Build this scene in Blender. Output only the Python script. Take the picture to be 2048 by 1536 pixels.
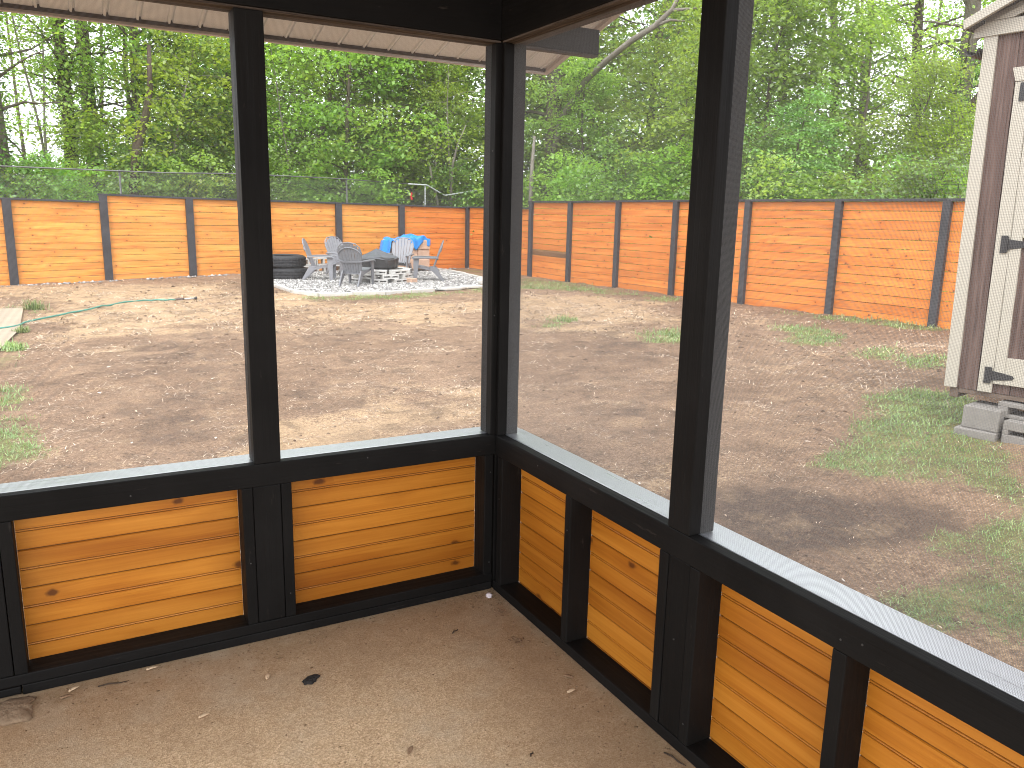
import bpy, math, random
import numpy as np
from mathutils import Vector, Matrix, Euler
for o in list(bpy.data.objects): bpy.data.objects.remove(o)
SC = bpy.context.scene
COL = SC.collection
rad = math.radians

# ------------------------------------------------------------------ camera, world, sun, exposure
YAW, PITCH, ROLL = 0.507768, -0.208177, 0.021790
CAMP = Vector((-1.43015, -2.69706, 1.5))
_f = Vector((math.sin(YAW)*math.cos(PITCH), math.cos(YAW)*math.cos(PITCH), math.sin(PITCH)))
_r = Vector((math.cos(YAW), -math.sin(YAW), 0)); _u = _r.cross(_f)
_r, _u = _r*math.cos(ROLL)+_u*math.sin(ROLL), _u*math.cos(ROLL)-_r*math.sin(ROLL)
cam_data = bpy.data.cameras.new("camera")
cam_data.sensor_width = 36; cam_data.lens = 36*1615.6/2048
cam_data.clip_start = 0.02; cam_data.clip_end = 600
cam = bpy.data.objects.new("camera", cam_data); COL.objects.link(cam)
cam.matrix_world = Matrix(((_r.x,_u.x,-_f.x,CAMP.x),(_r.y,_u.y,-_f.y,CAMP.y),(_r.z,_u.z,-_f.z,CAMP.z),(0,0,0,1)))
SC.camera = cam

SUN_AZ, SUN_EL = 222.0, 50.0          # bright overcast, light strongest from behind the camera's left
world = bpy.data.worlds.new("World"); SC.world = world; world.use_nodes = True
wt = world.node_tree; wn, wl = wt.nodes, wt.links
for n in list(wn): wn.remove(n)
w_out = wn.new("ShaderNodeOutputWorld"); w_bg = wn.new("ShaderNodeBackground")
w_sky = wn.new("ShaderNodeTexSky"); w_sky.sky_type = 'NISHITA'; w_sky.sun_disc = False
w_sky.sun_elevation = rad(SUN_EL); w_sky.sun_rotation = rad(SUN_AZ); w_sky.dust_density = 3.0; w_sky.air_density = 1.2
w_tc = wn.new("ShaderNodeTexCoord"); w_no = wn.new("ShaderNodeTexNoise"); w_no.inputs["Scale"].default_value = 2.6
w_no.inputs["Detail"].default_value = 6; w_no.inputs["Roughness"].default_value = .6
w_rp = wn.new("ShaderNodeMapRange"); w_rp.inputs["From Min"].default_value = .30; w_rp.inputs["From Max"].default_value = .62
w_rp.inputs["To Min"].default_value = .55; w_rp.inputs["To Max"].default_value = 1.0
w_mx = wn.new("ShaderNodeMix"); w_mx.data_type = 'RGBA'
w_mx.inputs[7].default_value = (10.6, 10.9, 11.4, 1)      # cloud cover
wl.new(w_tc.outputs["Generated"], w_no.inputs["Vector"]); wl.new(w_no.outputs["Fac"], w_rp.inputs["Value"])
wl.new(w_rp.outputs["Result"], w_mx.inputs[0]); wl.new(w_sky.outputs["Color"], w_mx.inputs[6])
wl.new(w_mx.outputs[2], w_bg.inputs["Color"]); w_bg.inputs["Strength"].default_value = 0.15
wl.new(w_bg.outputs["Background"], w_out.inputs["Surface"])

sun_data = bpy.data.lights.new("sun", 'SUN'); sun_data.energy = 0.9; sun_data.angle = rad(14); sun_data.color = (1.0, .965, .9)
sun = bpy.data.objects.new("sun", sun_data); COL.objects.link(sun)
_az, _el = rad(SUN_AZ), rad(SUN_EL)
_sd = Vector((math.sin(_az)*math.cos(_el), math.cos(_az)*math.cos(_el), math.sin(_el)))
sun.rotation_euler = _sd.to_track_quat('Z', 'Y').to_euler()
sun.location = (-6, -6, 20)

SC.view_settings.view_transform = 'Standard'; SC.view_settings.look = 'None'
SC.view_settings.gamma = 1; SC.view_settings.use_curve_mapping = False
SC.view_settings.exposure = 1.38
SC.render.engine = 'CYCLES'
SC.cycles.max_bounces = 8; SC.cycles.diffuse_bounces = 5; SC.cycles.transmission_bounces = 4
SC.cycles.glossy_bounces = 3; SC.cycles.caustics_reflective = False; SC.cycles.caustics_refractive = False
SC.cycles.use_denoising = True; SC.cycles.use_adaptive_sampling = False
SC.cycles.sample_clamp_indirect = 6; SC.cycles.filter_width = 1.05

# ------------------------------------------------------------------ helpers: ground, ray placement, tags
AN = np.array([(-2.39,18.4,-.29),(-.5,18.64,-.24),(1.4,18.87,-.19),(3.28,19.1,-.16),(5.28,19.35,-.14),(7.19,19.6,-.15),(9.45,19.87,-.17),(9.49,16,-.125),(9.62,14.33,-.14),(9.75,12.5,-.127),(9.89,10.7,-.125),(10.03,8.8,-.12),(10.18,6.87,-.095),(10.32,5.02,-.09),(10.42,3.7,-.09),(3.95,.56,.11),(5,0,.13),(5.5,2.2,.03),(.3,-1,-.07),(2,-1.2,-.02),(3,-1.5,.05),(-1,.4,-.14),(-3,.4,-.18),(.3,.3,-.1),(4,8,-.17),(0,8,-.22),(-3,8,-.27),(4,14,-.2),(7,14,-.18),(0,13,-.23),(-3,13,-.29),(7,5,-.1),(2,4,-.14),(0,26,-.2),(12,25,-.1),(16,10,0),(16,0,.05),(-14,20,-.4),(-10,5,-.3),(-8,-8,-.2),(6,-8,0)])
def _phi(r): return np.sqrt(r*r+1.5)
_n = len(AN); _A = np.zeros((_n+3,_n+3))
_A[:_n,:_n] = _phi(np.hypot(AN[:,None,0]-AN[None,:,0], AN[:,None,1]-AN[None,:,1]))
_A[:_n,_n:] = np.c_[np.ones(_n), AN[:,:2]]; _A[_n:,:_n] = _A[:_n,_n:].T
_w = np.linalg.solve(_A, np.r_[AN[:,2],0,0,0])
def gz(x, y):
    x = np.asarray(x,float); y = np.asarray(y,float)
    z = _phi(np.hypot(x[...,None]-AN[:,0], y[...,None]-AN[:,1]))@_w[:_n]+_w[_n]+_w[_n+1]*x+_w[_n+2]*y
    k = np.clip((np.hypot(x-3,y-9)-17)/10,0,1)
    return np.clip(z,-.5,.3)*(1-k)+(-.15)*k
def G(x, y): return float(gz(x, y))
def at(px, d):
    """world x, y at horizontal distance d on the bearing of photo column px (at the horizon)"""
    v = _f*1 + _r*((px-1024)/1615.6) - _u*((420-768)/1615.6)
    h = math.hypot(v.x, v.y); return CAMP.x+v.x*d/h, CAMP.y+v.y*d/h

def tag(o, label=None, cat=None, group=None, kind=None):
    if label: o["label"] = label
    if cat: o["category"] = cat
    if group: o["group"] = group
    if kind: o["kind"] = kind
    return o
def thing(name, label, cat, loc=(0,0,0), rot=(0,0,0), group=None):
    o = bpy.data.objects.new(name, None); COL.objects.link(o); o.empty_display_size = .1
    o.location = loc; o.rotation_euler = rot
    return tag(o, label, cat, group)
def copy_tree(o, parent=None):
    c = o.copy(); COL.objects.link(c)
    if parent: c.parent = parent
    for ch in list(o.children): copy_tree(ch, c)
    return c

class MB:
    """collects shapes into ONE mesh; uv in metres, u along the longest side"""
    def __init__(s): s.v=[]; s.f=[]; s.uv=[]
    def quad(s, pts, uvs):
        i=len(s.v); s.v+= [tuple(p) for p in pts]; s.f.append(tuple(range(i,i+len(pts)))); s.uv+=list(uvs)
    def box(s, a, b, M=None, uvoff=None, along=None):
        a=list(a); b=list(b)
        for k in range(3):
            if a[k]>b[k]: a[k],b[k]=b[k],a[k]
        d=[b[k]-a[k] for k in range(3)]; L=d.index(max(d)) if along is None else along
        off = uvoff if uvoff is not None else (random.uniform(0,40), random.uniform(0,40))
        F=[(0,0),(0,1),(1,0),(1,1),(2,0),(2,1)]
        i0=len(s.v)
        cs=[(x,y,z) for x in (a[0],b[0]) for y in (a[1],b[1]) for z in (a[2],b[2])]
        s.v += [tuple(M@Vector(c)) for c in cs] if M is not None else cs
        idx=lambda x,y,z: x*4+y*2+z
        faces=[((0,0,0),(0,0,1),(0,1,1),(0,1,0)),((1,0,0),(1,1,0),(1,1,1),(1,0,1)),((0,0,0),(1,0,0),(1,0,1),(0,0,1)),
               ((0,1,0),(0,1,1),(1,1,1),(1,1,0)),((0,0,0),(0,1,0),(1,1,0),(1,0,0)),((0,0,1),(1,0,1),(1,1,1),(0,1,1))]
        for (ax,sd),fc in zip(F,faces):
            s.f.append(tuple(i0+idx(*c) for c in fc))
            rest=[k for k in range(3) if k!=ax]
            ua = L if L in rest else rest[0]; va=[k for k in rest if k!=ua][0]
            for c in fc:
                p=cs[idx(*c)]; s.uv.append((p[ua]+off[0]+ax*3.1, p[va]+off[1]+ax*1.7))
        return s
    def tube(s, pts, rr, n=8, cap=True):
        pts=[Vector(p) for p in pts]; i0=len(s.v); N=len(pts)
        if not hasattr(rr,'__len__'): rr=[rr]*N
        t=(pts[1]-pts[0]).normalized(); x=t.orthogonal().normalized(); acc=0
        for k,p in enumerate(pts):
            t=(pts[min(k+1,N-1)]-pts[max(k-1,0)]).normalized()
            x=(x-t*x.dot(t)).normalized(); y=t.cross(x)
            for j in range(n):
                a=2*math.pi*j/n; s.v.append(tuple(p+(x*math.cos(a)+y*math.sin(a))*rr[k]))
        for k in range(N-1):
            l=(pts[k+1]-pts[k]).length
            for j in range(n):
                j2=(j+1)%n
                s.f.append((i0+k*n+j,i0+k*n+j2,i0+(k+1)*n+j2,i0+(k+1)*n+j))
                w=2*math.pi*max(rr[k],1e-4)/n
                s.uv+=[(acc,j*w),(acc,(j+1)*w),(acc+l,(j+1)*w),(acc+l,j*w)]
            acc+=l
        if cap:
            s.f.append(tuple(i0+j for j in reversed(range(n)))); s.uv+=[(0,0)]*n
            s.f.append(tuple(i0+(N-1)*n+j for j in range(n))); s.uv+=[(0,0)]*n
        return s
    def prism(s, poly, z0, z1, M=None, uvoff=(0,0)):
        """poly (x,y) ccw extruded z0..z1"""
        i0=len(s.v); n=len(poly); P=[(x,y,z) for z in (z0,z1) for x,y in poly]
        s.v+=[tuple(M@Vector(p)) for p in P] if M is not None else P
        s.f.append(tuple(i0+j for j in reversed(range(n)))); s.uv+=[(poly[j][0]+uvoff[0],poly[j][1]+uvoff[1]) for j in reversed(range(n))]
        s.f.append(tuple(i0+n+j for j in range(n))); s.uv+=[(p[0]+uvoff[0],p[1]+uvoff[1]) for p in poly]
        acc=0
        for j in range(n):
            k=(j+1)%n; l=math.hypot(poly[k][0]-poly[j][0],poly[k][1]-poly[j][1])
            s.f.append((i0+j,i0+k,i0+n+k,i0+n+j)); s.uv+=[(z0,acc),(z0,acc+l),(z1,acc+l),(z1,acc)]; acc+=l
        return s
    def grid(s, fn, nu, nv, closed_u=False):
        i0=len(s.v); W=nu if closed_u else nu+1
        for j in range(nv+1):
            for i in range(W): s.v.append(tuple(fn(i/nu,j/nv)))
        for j in range(nv):
            for i in range(nu):
                i2=(i+1)%W
                s.f.append((i0+j*W+i,i0+j*W+i2,i0+(j+1)*W+i2,i0+(j+1)*W+i))
                s.uv+=[(i/nu,j/nv),((i+1)/nu,j/nv),((i+1)/nu,(j+1)/nv),(i/nu,(j+1)/nv)]
        return s
    def build(s, name, m, parent=None, smooth=False, bevel=0, solid=0, loc=None):
        me=bpy.data.meshes.new(name); me.from_pydata(s.v,[],s.f)
        ul=me.uv_layers.new(name="uv"); ul.data.foreach_set("uv", np.array(s.uv,dtype=np.float32).ravel())
        me.materials.append(m)
        if smooth: me.polygons.foreach_set("use_smooth",[True]*len(me.polygons))
        me.update()
        o=bpy.data.objects.new(name,me); COL.objects.link(o)
        if parent: o.parent=parent
        if loc: o.location=loc
        if solid:
            md=o.modifiers.new("thick",'SOLIDIFY'); md.thickness=solid; md.offset=0
        if bevel:
            md=o.modifiers.new("bevel",'BEVEL'); md.width=bevel; md.segments=2; md.limit_method='ANGLE'; md.angle_limit=rad(40)
        return o
def np_mesh(name, verts, faces, m, attrs=None, parent=None, smooth=False):
    """verts (N,3), faces (M,k) numpy -> object"""
    me=bpy.data.meshes.new(name); k=faces.shape[1]
    me.vertices.add(len(verts)); me.vertices.foreach_set("co", np.ascontiguousarray(verts,dtype=np.float32).ravel())
    me.loops.add(faces.size); me.loops.foreach_set("vertex_index", np.ascontiguousarray(faces,dtype=np.int32).ravel())
    me.polygons.add(len(faces)); me.polygons.foreach_set("loop_start", np.arange(0,faces.size,k,dtype=np.int32))
    me.polygons.foreach_set("loop_total", np.full(len(faces),k,dtype=np.int32))
    if smooth: me.polygons.foreach_set("use_smooth", np.ones(len(faces),dtype=bool))
    for a,val in (attrs or {}).items():
        at_=me.attributes.new(a,'FLOAT','POINT'); at_.data.foreach_set("value", np.ascontiguousarray(val,dtype=np.float32))
    me.materials.append(m); me.update(calc_edges=True); me.validate()
    o=bpy.data.objects.new(name,me); COL.objects.link(o)
    if parent: o.parent=parent
    return o

# ------------------------------------------------------------------ materials
class NT:
    def __init__(s, name):
        s.m=bpy.data.materials.new(name); s.m.use_nodes=True; s.t=s.m.node_tree
        for n in list(s.t.nodes): s.t.nodes.remove(n)
        s.out=s.n("OutputMaterial"); s.b=s.n("BsdfPrincipled"); s.l(s.b.outputs[0],s.out.inputs["Surface"])
    def n(s, ty, **kw):
        nd=s.t.nodes.new("ShaderNode"+ty)
        for k,v in kw.items(): setattr(nd,k,v)
        return nd
    def l(s,a,b): s.t.links.new(a,b)
    def put(s, sock, v):
        if isinstance(v,bpy.types.NodeSocket): s.l(v,sock)
        else: sock.default_value=v
    def math(s, op, a, b=0.0, c=None, clamp=False):
        nd=s.n("Math",operation=op,use_clamp=clamp); s.put(nd.inputs[0],a); s.put(nd.inputs[1],b)
        if c is not None: s.put(nd.inputs[2],c)
        return nd.outputs[0]
    def mix(s, f, a, b, bt='MIX'):
        nd=s.n("Mix",data_type='RGBA',blend_type=bt); s.put(nd.inputs[0],f)
        for i,v in ((6,a),(7,b)): s.put(nd.inputs[i], v if isinstance(v,bpy.types.NodeSocket) else (*v[:3],1))
        return nd.outputs[2]
    def ramp(s, f, stops):
        nd=s.n("ValToRGB"); s.l(f,nd.inputs[0]); e=nd.color_ramp.elements
        while len(e)<len(stops): e.new(.5)
        for k,(p,c) in enumerate(stops):
            e[k].position=p; e[k].color=(*c[:3],1) if hasattr(c,'__len__') else (c,c,c,1)
        return nd.outputs[0]
    def mr(s, v, a, b, c=0.0, d=1.0):
        nd=s.n("MapRange"); s.put(nd.inputs[0],v)
        for i,x in enumerate((a,b,c,d)): nd.inputs[i+1].default_value=x
        return nd.outputs[0]
    def noise(s, vec, scale, detail=4, rough=.6, dist=0):
        nd=s.n("TexNoise"); nd.inputs["Scale"].default_value=scale; nd.inputs["Detail"].default_value=detail
        nd.inputs["Roughness"].default_value=rough; nd.inputs["Distortion"].default_value=dist
        if vec is not None: s.l(vec,nd.inputs["Vector"])
        return nd.outputs["Fac"]
    def vor(s, vec, scale, feature='F1', out="Distance", rnd=1, dims='3D'):
        nd=s.n("TexVoronoi",feature=feature,voronoi_dimensions=dims); nd.inputs["Scale"].default_value=scale; nd.inputs["Randomness"].default_value=rnd
        if vec is not None: s.l(vec,nd.inputs["Vector"])
        return nd.outputs[out], nd
    def scl(s, vec, sc, loc=(0,0,0)):
        nd=s.n("Mapping"); s.l(vec,nd.inputs[0]); nd.inputs["Scale"].default_value=sc; nd.inputs["Location"].default_value=loc
        return nd.outputs[0]
    def xyz(s,a,b,c):
        nd=s.n("CombineXYZ"); s.put(nd.inputs[0],a); s.put(nd.inputs[1],b); s.put(nd.inputs[2],c); return nd.outputs[0]
    def sep(s,v):
        nd=s.n("SeparateXYZ"); s.l(v,nd.inputs[0]); return nd.outputs
    def obj(s): return s.n("TexCoord").outputs["Object"]
    def uvc(s): return s.n("TexCoord").outputs["UV"]
    def attr(s,name): return s.n("Attribute",attribute_name=name).outputs["Fac"]
    def bump(s,h,strength=.3,dist=.01):
        nd=s.n("Bump"); nd.inputs["Strength"].default_value=strength; nd.inputs["Distance"].default_value=dist
        s.l(h,nd.inputs["Height"]); s.l(nd.outputs[0],s.b.inputs["Normal"])
    def fin(s, col=None, rough=.6, spec=None, metal=None, **kw):
        if col is not None: s.put(s.b.inputs["Base Color"], col if isinstance(col,bpy.types.NodeSocket) else (*col,1))
        s.put(s.b.inputs["Roughness"],rough)
        if spec is not None: s.b.inputs["Specular IOR Level"].default_value=spec
        if metal is not None: s.b.inputs["Metallic"].default_value=metal
        for k,v in kw.items(): s.b.inputs[k.replace('_',' ')].default_value=v
        return s.m

def black_wood(name, base=(.0065,.006,.0057), rough=.55, spec=.09, wear=.5, bmp=.35, ior=1.5):
    t=NT(name); uv=t.uvc()
    g=t.noise(t.scl(uv,(2.2,70,1)),1,5,.65,.3); big=t.noise(uv,2.3,3); sp=t.noise(uv,55,2,.5)
    wearm=t.math('MULTIPLY',t.mr(t.noise(t.scl(uv,(6,30,1)),1,4,.7),.64,.76),wear)
    c=t.mix(t.mr(big,.3,.7),base,[b*1.7+.001 for b in base]); c=t.mix(wearm,c,(.075,.062,.052))
    t.bump(t.math('ADD',g,t.math('MULTIPLY',sp,.25)),bmp,.004)
    return t.fin(c,t.mr(g,.3,.75,rough-.09,rough+.14),spec,IOR=ior)

def stained_wood(name, light, mid, dark, pitch, knot=(.10,.035,.01), rough=.42, knots=.80, grey=0.0, joint=None, ks=4.2, jd=.8, even=0):
    t=NT(name); s=t.sep(t.uvc()); u,v=s[0],s[1]
    bd=t.math('FLOOR',t.math('DIVIDE',v,pitch)); wn_=t.n("TexWhiteNoise",noise_dimensions='1D'); t.l(bd,wn_.inputs["W"]); r=wn_.outputs["Value"]
    uo=t.math('ADD',u,t.math('MULTIPLY',r,53.0)); vec=t.xyz(uo,v,t.math('MULTIPLY',r,17.0))
    kv=t.xyz(t.math('MULTIPLY',uo,ks),t.math('MULTIPLY',v,.75/pitch),t.math('MULTIPLY',r,7.0))
    kd,kn=t.vor(kv,1.0,dims='2D'); kr=t.sep(kn.outputs["Color"])[0]; sel=t.math('GREATER_THAN',kr,knots)
    kw=t.noise(vec,30,2); kdd=t.math('ADD',kd,t.math('MULTIPLY',t.math('SUBTRACT',kw,.5),.10))
    km=t.math('MULTIPLY',t.mr(kdd,.085,.035),sel); halo=t.math('MULTIPLY',t.mr(kdd,.38,.05),sel)
    vw=t.math('ADD',v,t.math('MULTIPLY',halo,.006))
    gv=t.xyz(t.math('MULTIPLY',uo,1.6),t.math('MULTIPLY',vw,75.0),r)
    fine=t.noise(gv,1,4,.6,.8); broad=t.noise(t.xyz(t.math('MULTIPLY',uo,1.1),t.math('MULTIPLY',vw,11.0),r),1,3,.55,.5)
    f=t.math('ADD',t.math('MULTIPLY',fine,.36),t.math('MULTIPLY',broad,.64))
    c=t.ramp(f,[(.30,dark),(.48,mid),(.68,light)])
    tint=t.mix(r,(.78+.1*even,.70+.14*even,.62+.2*even),(1.12,1.1,1.05)); c=t.mix(1.0,c,tint,'MULTIPLY')
    c=t.mix(t.math('MULTIPLY',halo,.45),c,dark); c=t.mix(t.math('MULTIPLY',km,.85),c,knot)
    streak=t.mr(t.noise(t.xyz(t.math('MULTIPLY',uo,.9),t.math('MULTIPLY',v,26.0),5.0),1,3,.6,.6),.70,.78)
    c=t.mix(t.math('MULTIPLY',streak,.55),c,knot)
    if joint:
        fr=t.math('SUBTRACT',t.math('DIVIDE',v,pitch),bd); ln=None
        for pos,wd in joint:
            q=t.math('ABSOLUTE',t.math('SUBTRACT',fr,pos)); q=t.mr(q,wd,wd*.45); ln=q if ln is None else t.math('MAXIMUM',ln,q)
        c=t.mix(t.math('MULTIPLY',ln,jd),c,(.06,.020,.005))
    if grey: c=t.mix(t.math('MULTIPLY',t.mr(t.noise(t.obj(),.6,3),.45,.7),grey),c,(.30,.22,.16))
    t.bump(fine,.12,.003)
    return t.fin(c,rough,.4)

M={}
M['black']=black_wood("black_painted_wood")
M['sill_sheen']=black_wood("black_sill_sky_sheen",(.06,.066,.078),.34,1.0,.2,.06,2.7)  # bluish grey base: sky sheen put into the colour of the black paint
M['black_under']=black_wood("brown_black_wood",(.02,.014,.011),.6,.3,1.0)
M['raw']=NT("rough_sawn_wood")
def _raw(t):
    uv=t.uvc(); g=t.noise(t.scl(uv,(2,60,1)),1,6,.7,.5)
    c=t.ramp(g,[(.3,(.02,.014,.011)),(.5,(.085,.065,.053)),(.7,(.19,.155,.13))]); t.bump(g,.5,.006); return t.fin(c,.85,.2)
M['raw']=_raw(M['raw'])
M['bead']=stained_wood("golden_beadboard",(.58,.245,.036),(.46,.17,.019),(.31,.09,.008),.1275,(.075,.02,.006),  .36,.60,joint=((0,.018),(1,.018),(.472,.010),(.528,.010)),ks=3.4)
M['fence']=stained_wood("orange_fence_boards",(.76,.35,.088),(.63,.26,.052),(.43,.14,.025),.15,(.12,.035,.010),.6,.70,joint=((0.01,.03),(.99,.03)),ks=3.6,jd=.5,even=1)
M['fence_shade']=stained_wood("shade_toned_fence_boards",(.70,.265,.055),(.60,.195,.034),(.44,.115,.017),.15,(.10,.028,.010),.6,.74,joint=((0.01,.03),(.99,.03)),ks=3.6,jd=.5,even=1)  # same boards as the back fence, shade painted in as a redder tone
M['fence_old']=stained_wood("weathered_fence_board",(.30,.16,.07),(.2,.11,.05),(.12,.06,.03),.15,(.05,.02,.01),.7)
M['fpost']=black_wood("charcoal_fence_paint",(.032,.032,.036),.6,.3,.3)
def simple(name,col,rough=.6,spec=.5,var=.25,scale=8,bump=0.0,bscale=40,metal=0):
    t=NT(name); o=t.obj(); n=t.noise(o,scale,5,.65)
    c=t.mix(n,[x*(1-var) for x in col],[min(1,x*(1+var)) for x in col])
    if bump: t.bump(t.noise(o,bscale,4,.6),bump,.01)
    return t.fin(c,rough,spec,metal)
M['soffit']=simple("beige_vinyl_soffit",(.92,.95,.98),.5,.4,.04,3)
M['soffit_groove']=simple("brown_soffit_trim",(.05,.035,.028),.7)  # brown J trim along the soffit's outer edge
M['drip']=simple("white_drip_edge",(.62,.56,.53),.45)
M['ceiling']=simple("black_porch_ceiling",(.010,.010,.010),.7)
M['roofing']=simple("grey_roof_shingle",(.12,.11,.10),.9,bump=.5)
M['screen']=simple("grey_insect_screen_wire",(.17,.17,.172),.55,.3,.05)
M['galv']=simple("galvanised_steel",(.15,.15,.145),.45,.5,.2,6,metal=.5)
M['galv_bright']=simple("pale_galvanised_pipe",(.5,.52,.53),.5,.5,.15,6,metal=.2)
M['conc_block']=simple("grey_concrete_block",(.24,.225,.205),.95,.2,.22,14,.5,60)
M['conc_pale']=simple("pale_concrete_block",(.50,.49,.465),.95,.2,.18,12,.5,60)
M['edging']=simple("pale_concrete_edging",(.50,.485,.45),.95,.2,.15,10,.4,50)
M['tanblock']=simple("tan_split_block",(.50,.34,.25),.95,.2,.35,6,.6,20)
M['tyre']=simple("black_tyre_rubber",(.030,.031,.034),.75,.4,.3,10,.4,45)
M['chair']=simple("grey_resin",(.165,.17,.185),.5,.5,.12,5)
M['chair_light']=simple("pale_grey_resin",(.22,.222,.24),.5,.5,.12,5)
M['cover']=simple("black_vinyl_cover",(.022,.022,.024),.42,.6,.3,6)
M['cover_top']=simple("grey_cover_top",(.085,.09,.10),.6,.4,.4,9,.3,25)  # top a paler, more mottled grey than the cover side
M['bluetarp']=simple("blue_poly_tarp",(.02,.24,.68),.42,.5,.2,5,.2,18)
M['hose']=simple("green_garden_hose",(.055,.24,.19),.45,.5,.25,5)
M['brown_plastic']=simple("brown_plastic",(.09,.06,.05),.6)
M['red']=simple("red_plastic_ribbon",(.6,.04,.04),.6)
M['stone']=simple("weathered_field_stone",(.26,.18,.115),.95,.2,.4,16,.8,40)
M['seed']=simple("dry_tan_seed",(.58,.42,.27),.8,.3,.3,60)
M['twig']=simple("dark_dry_twig",(.06,.042,.03),.9,.2,.4,40)
M['leaf_dead']=simple("dead_brown_leaf",(.24,.15,.09),.9,.2,.4,60)
M['petal']=simple("white_petal",(.75,.66,.68),.8,.2,.15,60)
M['clod']=simple("dark_dried_mud",(.035,.032,.030),.95,.2,.5,80,.9,120)
M['shed_trim']=simple("cream_shed_paint",(.43,.40,.335),.55,.4,.05,3,.12,90)
M['hinge']=simple("black_iron_hinge",(.018,.018,.02),.5,.5)
M['gutter']=simple("dark_gutter",(.04,.038,.036),.55)
M['skid']=simple("weathered_skid_timber",(.15,.11,.085),.9,.2,.4,10,.5,40)
def _shed_brown():
    t=NT("brown_shed_siding"); uv=t.uvc(); g=t.noise(t.scl(uv,(1.6,55,1)),1,5,.65,.6)
    c=t.ramp(g,[(.3,(.050,.030,.025)),(.5,(.105,.065,.054)),(.7,(.18,.125,.105))]); t.bump(g,.4,.004); return t.fin(c,.75,.3)
M['shed_brown']=_shed_brown()
def _bark(name,c0,c1,green=0):
    t=NT(name); uv=t.uvc(); o=t.obj(); g=t.noise(t.scl(uv,(3,26,1)),1,5,.7,.6); b=t.noise(o,1.3,4)
    f=t.math('ADD',t.math('MULTIPLY',g,.6),t.math('MULTIPLY',b,.4)); c=t.ramp(f,[(.35,c0),(.65,c1)])
    if green: c=t.mix(t.math('MULTIPLY',t.mr(t.noise(o,.9,4),.45,.65),green),c,(.07,.11,.035))
    t.bump(g,.7,.03); return t.fin(c,.95,.2)
M['bark']=_bark("grey_brown_bark",(.055,.045,.036),(.20,.17,.14),.45)
M['bark_pale']=_bark("pale_grey_bark",(.15,.135,.115),(.34,.31,.27),.15)
M['bark_dark']=_bark("dark_brown_bark",(.04,.03,.022),(.13,.10,.075),.3)
def leaf_mat(name, ca, cb, cc, trans=.58):
    t=NT(name); t.t.nodes.remove(t.b)
    r=t.attr("rnd"); oi=t.n("ObjectInfo").outputs["Random"]
    c=t.ramp(r,[(0,ca),(.5,cb),(1,cc)])
    hs=t.n("HueSaturation"); t.l(c,hs.inputs["Color"]); t.l(t.mr(oi,0,1,.480,.512),hs.inputs["Hue"]); t.l(t.mr(oi,0,1,.75,1.3),hs.inputs["Value"])
    c=hs.outputs[0]
    d=t.n("BsdfDiffuse"); t.l(c,d.inputs[0]); tr=t.n("BsdfTranslucent")
    t.l(t.mix(1.0,c,(1.25,1.2,.7),'MULTIPLY'),tr.inputs[0])
    gl=t.n("BsdfGlossy"); gl.inputs["Roughness"].default_value=.45; gl.inputs[0].default_value=(.8,.85,.9,1)
    m1=t.n("MixShader"); m1.inputs[0].default_value=trans; t.l(d.outputs[0],m1.inputs[1]); t.l(tr.outputs[0],m1.inputs[2])
    m2=t.n("MixShader"); m2.inputs[0].default_value=.045; t.l(m1.outputs[0],m2.inputs[1]); t.l(gl.outputs[0],m2.inputs[2])
    t.l(m2.outputs[0],t.out.inputs["Surface"]); return t.m
M['leaf']=leaf_mat("spring_green_leaves",(.15,.27,.045),(.28,.46,.080),(.44,.62,.145))
M['leaf_dark']=leaf_mat("deep_green_leaves",(.10,.195,.040),(.18,.32,.068),(.28,.44,.105),.4)
M['leaf_yellow']=leaf_mat("yellow_green_leaves",(.19,.33,.035),(.32,.49,.060),(.46,.60,.10))
M['ivy']=leaf_mat("ivy_leaves",(.06,.16,.012),(.11,.27,.022),(.2,.38,.045),.25)
M['grass']=leaf_mat("grass_blades",(.135,.215,.075),(.23,.33,.125),(.38,.47,.215),.35)
M['straw']=leaf_mat("dry_grass_straw",(.16,.11,.075),(.42,.32,.22),(.80,.66,.50),.15)

# ================================================================== THE PORCH
random.seed(4)
fl=MB(); fl.box((-6,-6,-.32),(.092,.092,0))
def _floor():
    t=NT("exposed_aggregate_concrete"); o=t.obj(); s=t.sep(o)
    v,vn=t.vor(o,230); gr=t.sep(vn.outputs["Color"])[0]; n1=t.noise(o,260,3,.6); n2=t.noise(o,2.2,5,.6); n3=t.noise(o,14,5,.7)
    c=t.ramp(t.math('ADD',t.math('MULTIPLY',gr,.5),t.math('MULTIPLY',n1,.5)),[(.15,(.34,.215,.118)),(.5,(.57,.39,.228)),(.85,(.80,.60,.395))])
    edge=t.math('MINIMUM',t.math('ABSOLUTE',s[0]),t.math('ABSOLUTE',s[1]))      # dirt trodden against the two walls
    dirt=t.mr(t.math('ADD',edge,t.math('MULTIPLY',t.math('SUBTRACT',n3,.5),.55)),.62,.02)
    c=t.mix(t.math('MULTIPLY',dirt,.75),c,t.mix(n1,(.20,.120,.062),(.36,.225,.125)))
    worn=t.mr(t.math('ADD',n2,t.math('MULTIPLY',n3,.25)),.60,.78); c=t.mix(t.math('MULTIPLY',worn,.45),c,t.mix(n1,(.32,.255,.18),(.64,.53,.39)))
    c=t.mix(t.math('MULTIPLY',t.mr(n2,.44,.30),.35),c,(.30,.20,.12))
    t.bump(t.math('ADD',t.math('MULTIPLY',v,t.mr(dirt,0,1,1,.25)),t.math('MULTIPLY',n1,.5)),.45,.003)
    return t.fin(c,.92,.25)
M['floor']=_floor()
tag(fl.build("porch_floor",M['floor']),"brown exposed aggregate concrete floor of the screened porch","floor",kind="structure")

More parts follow.
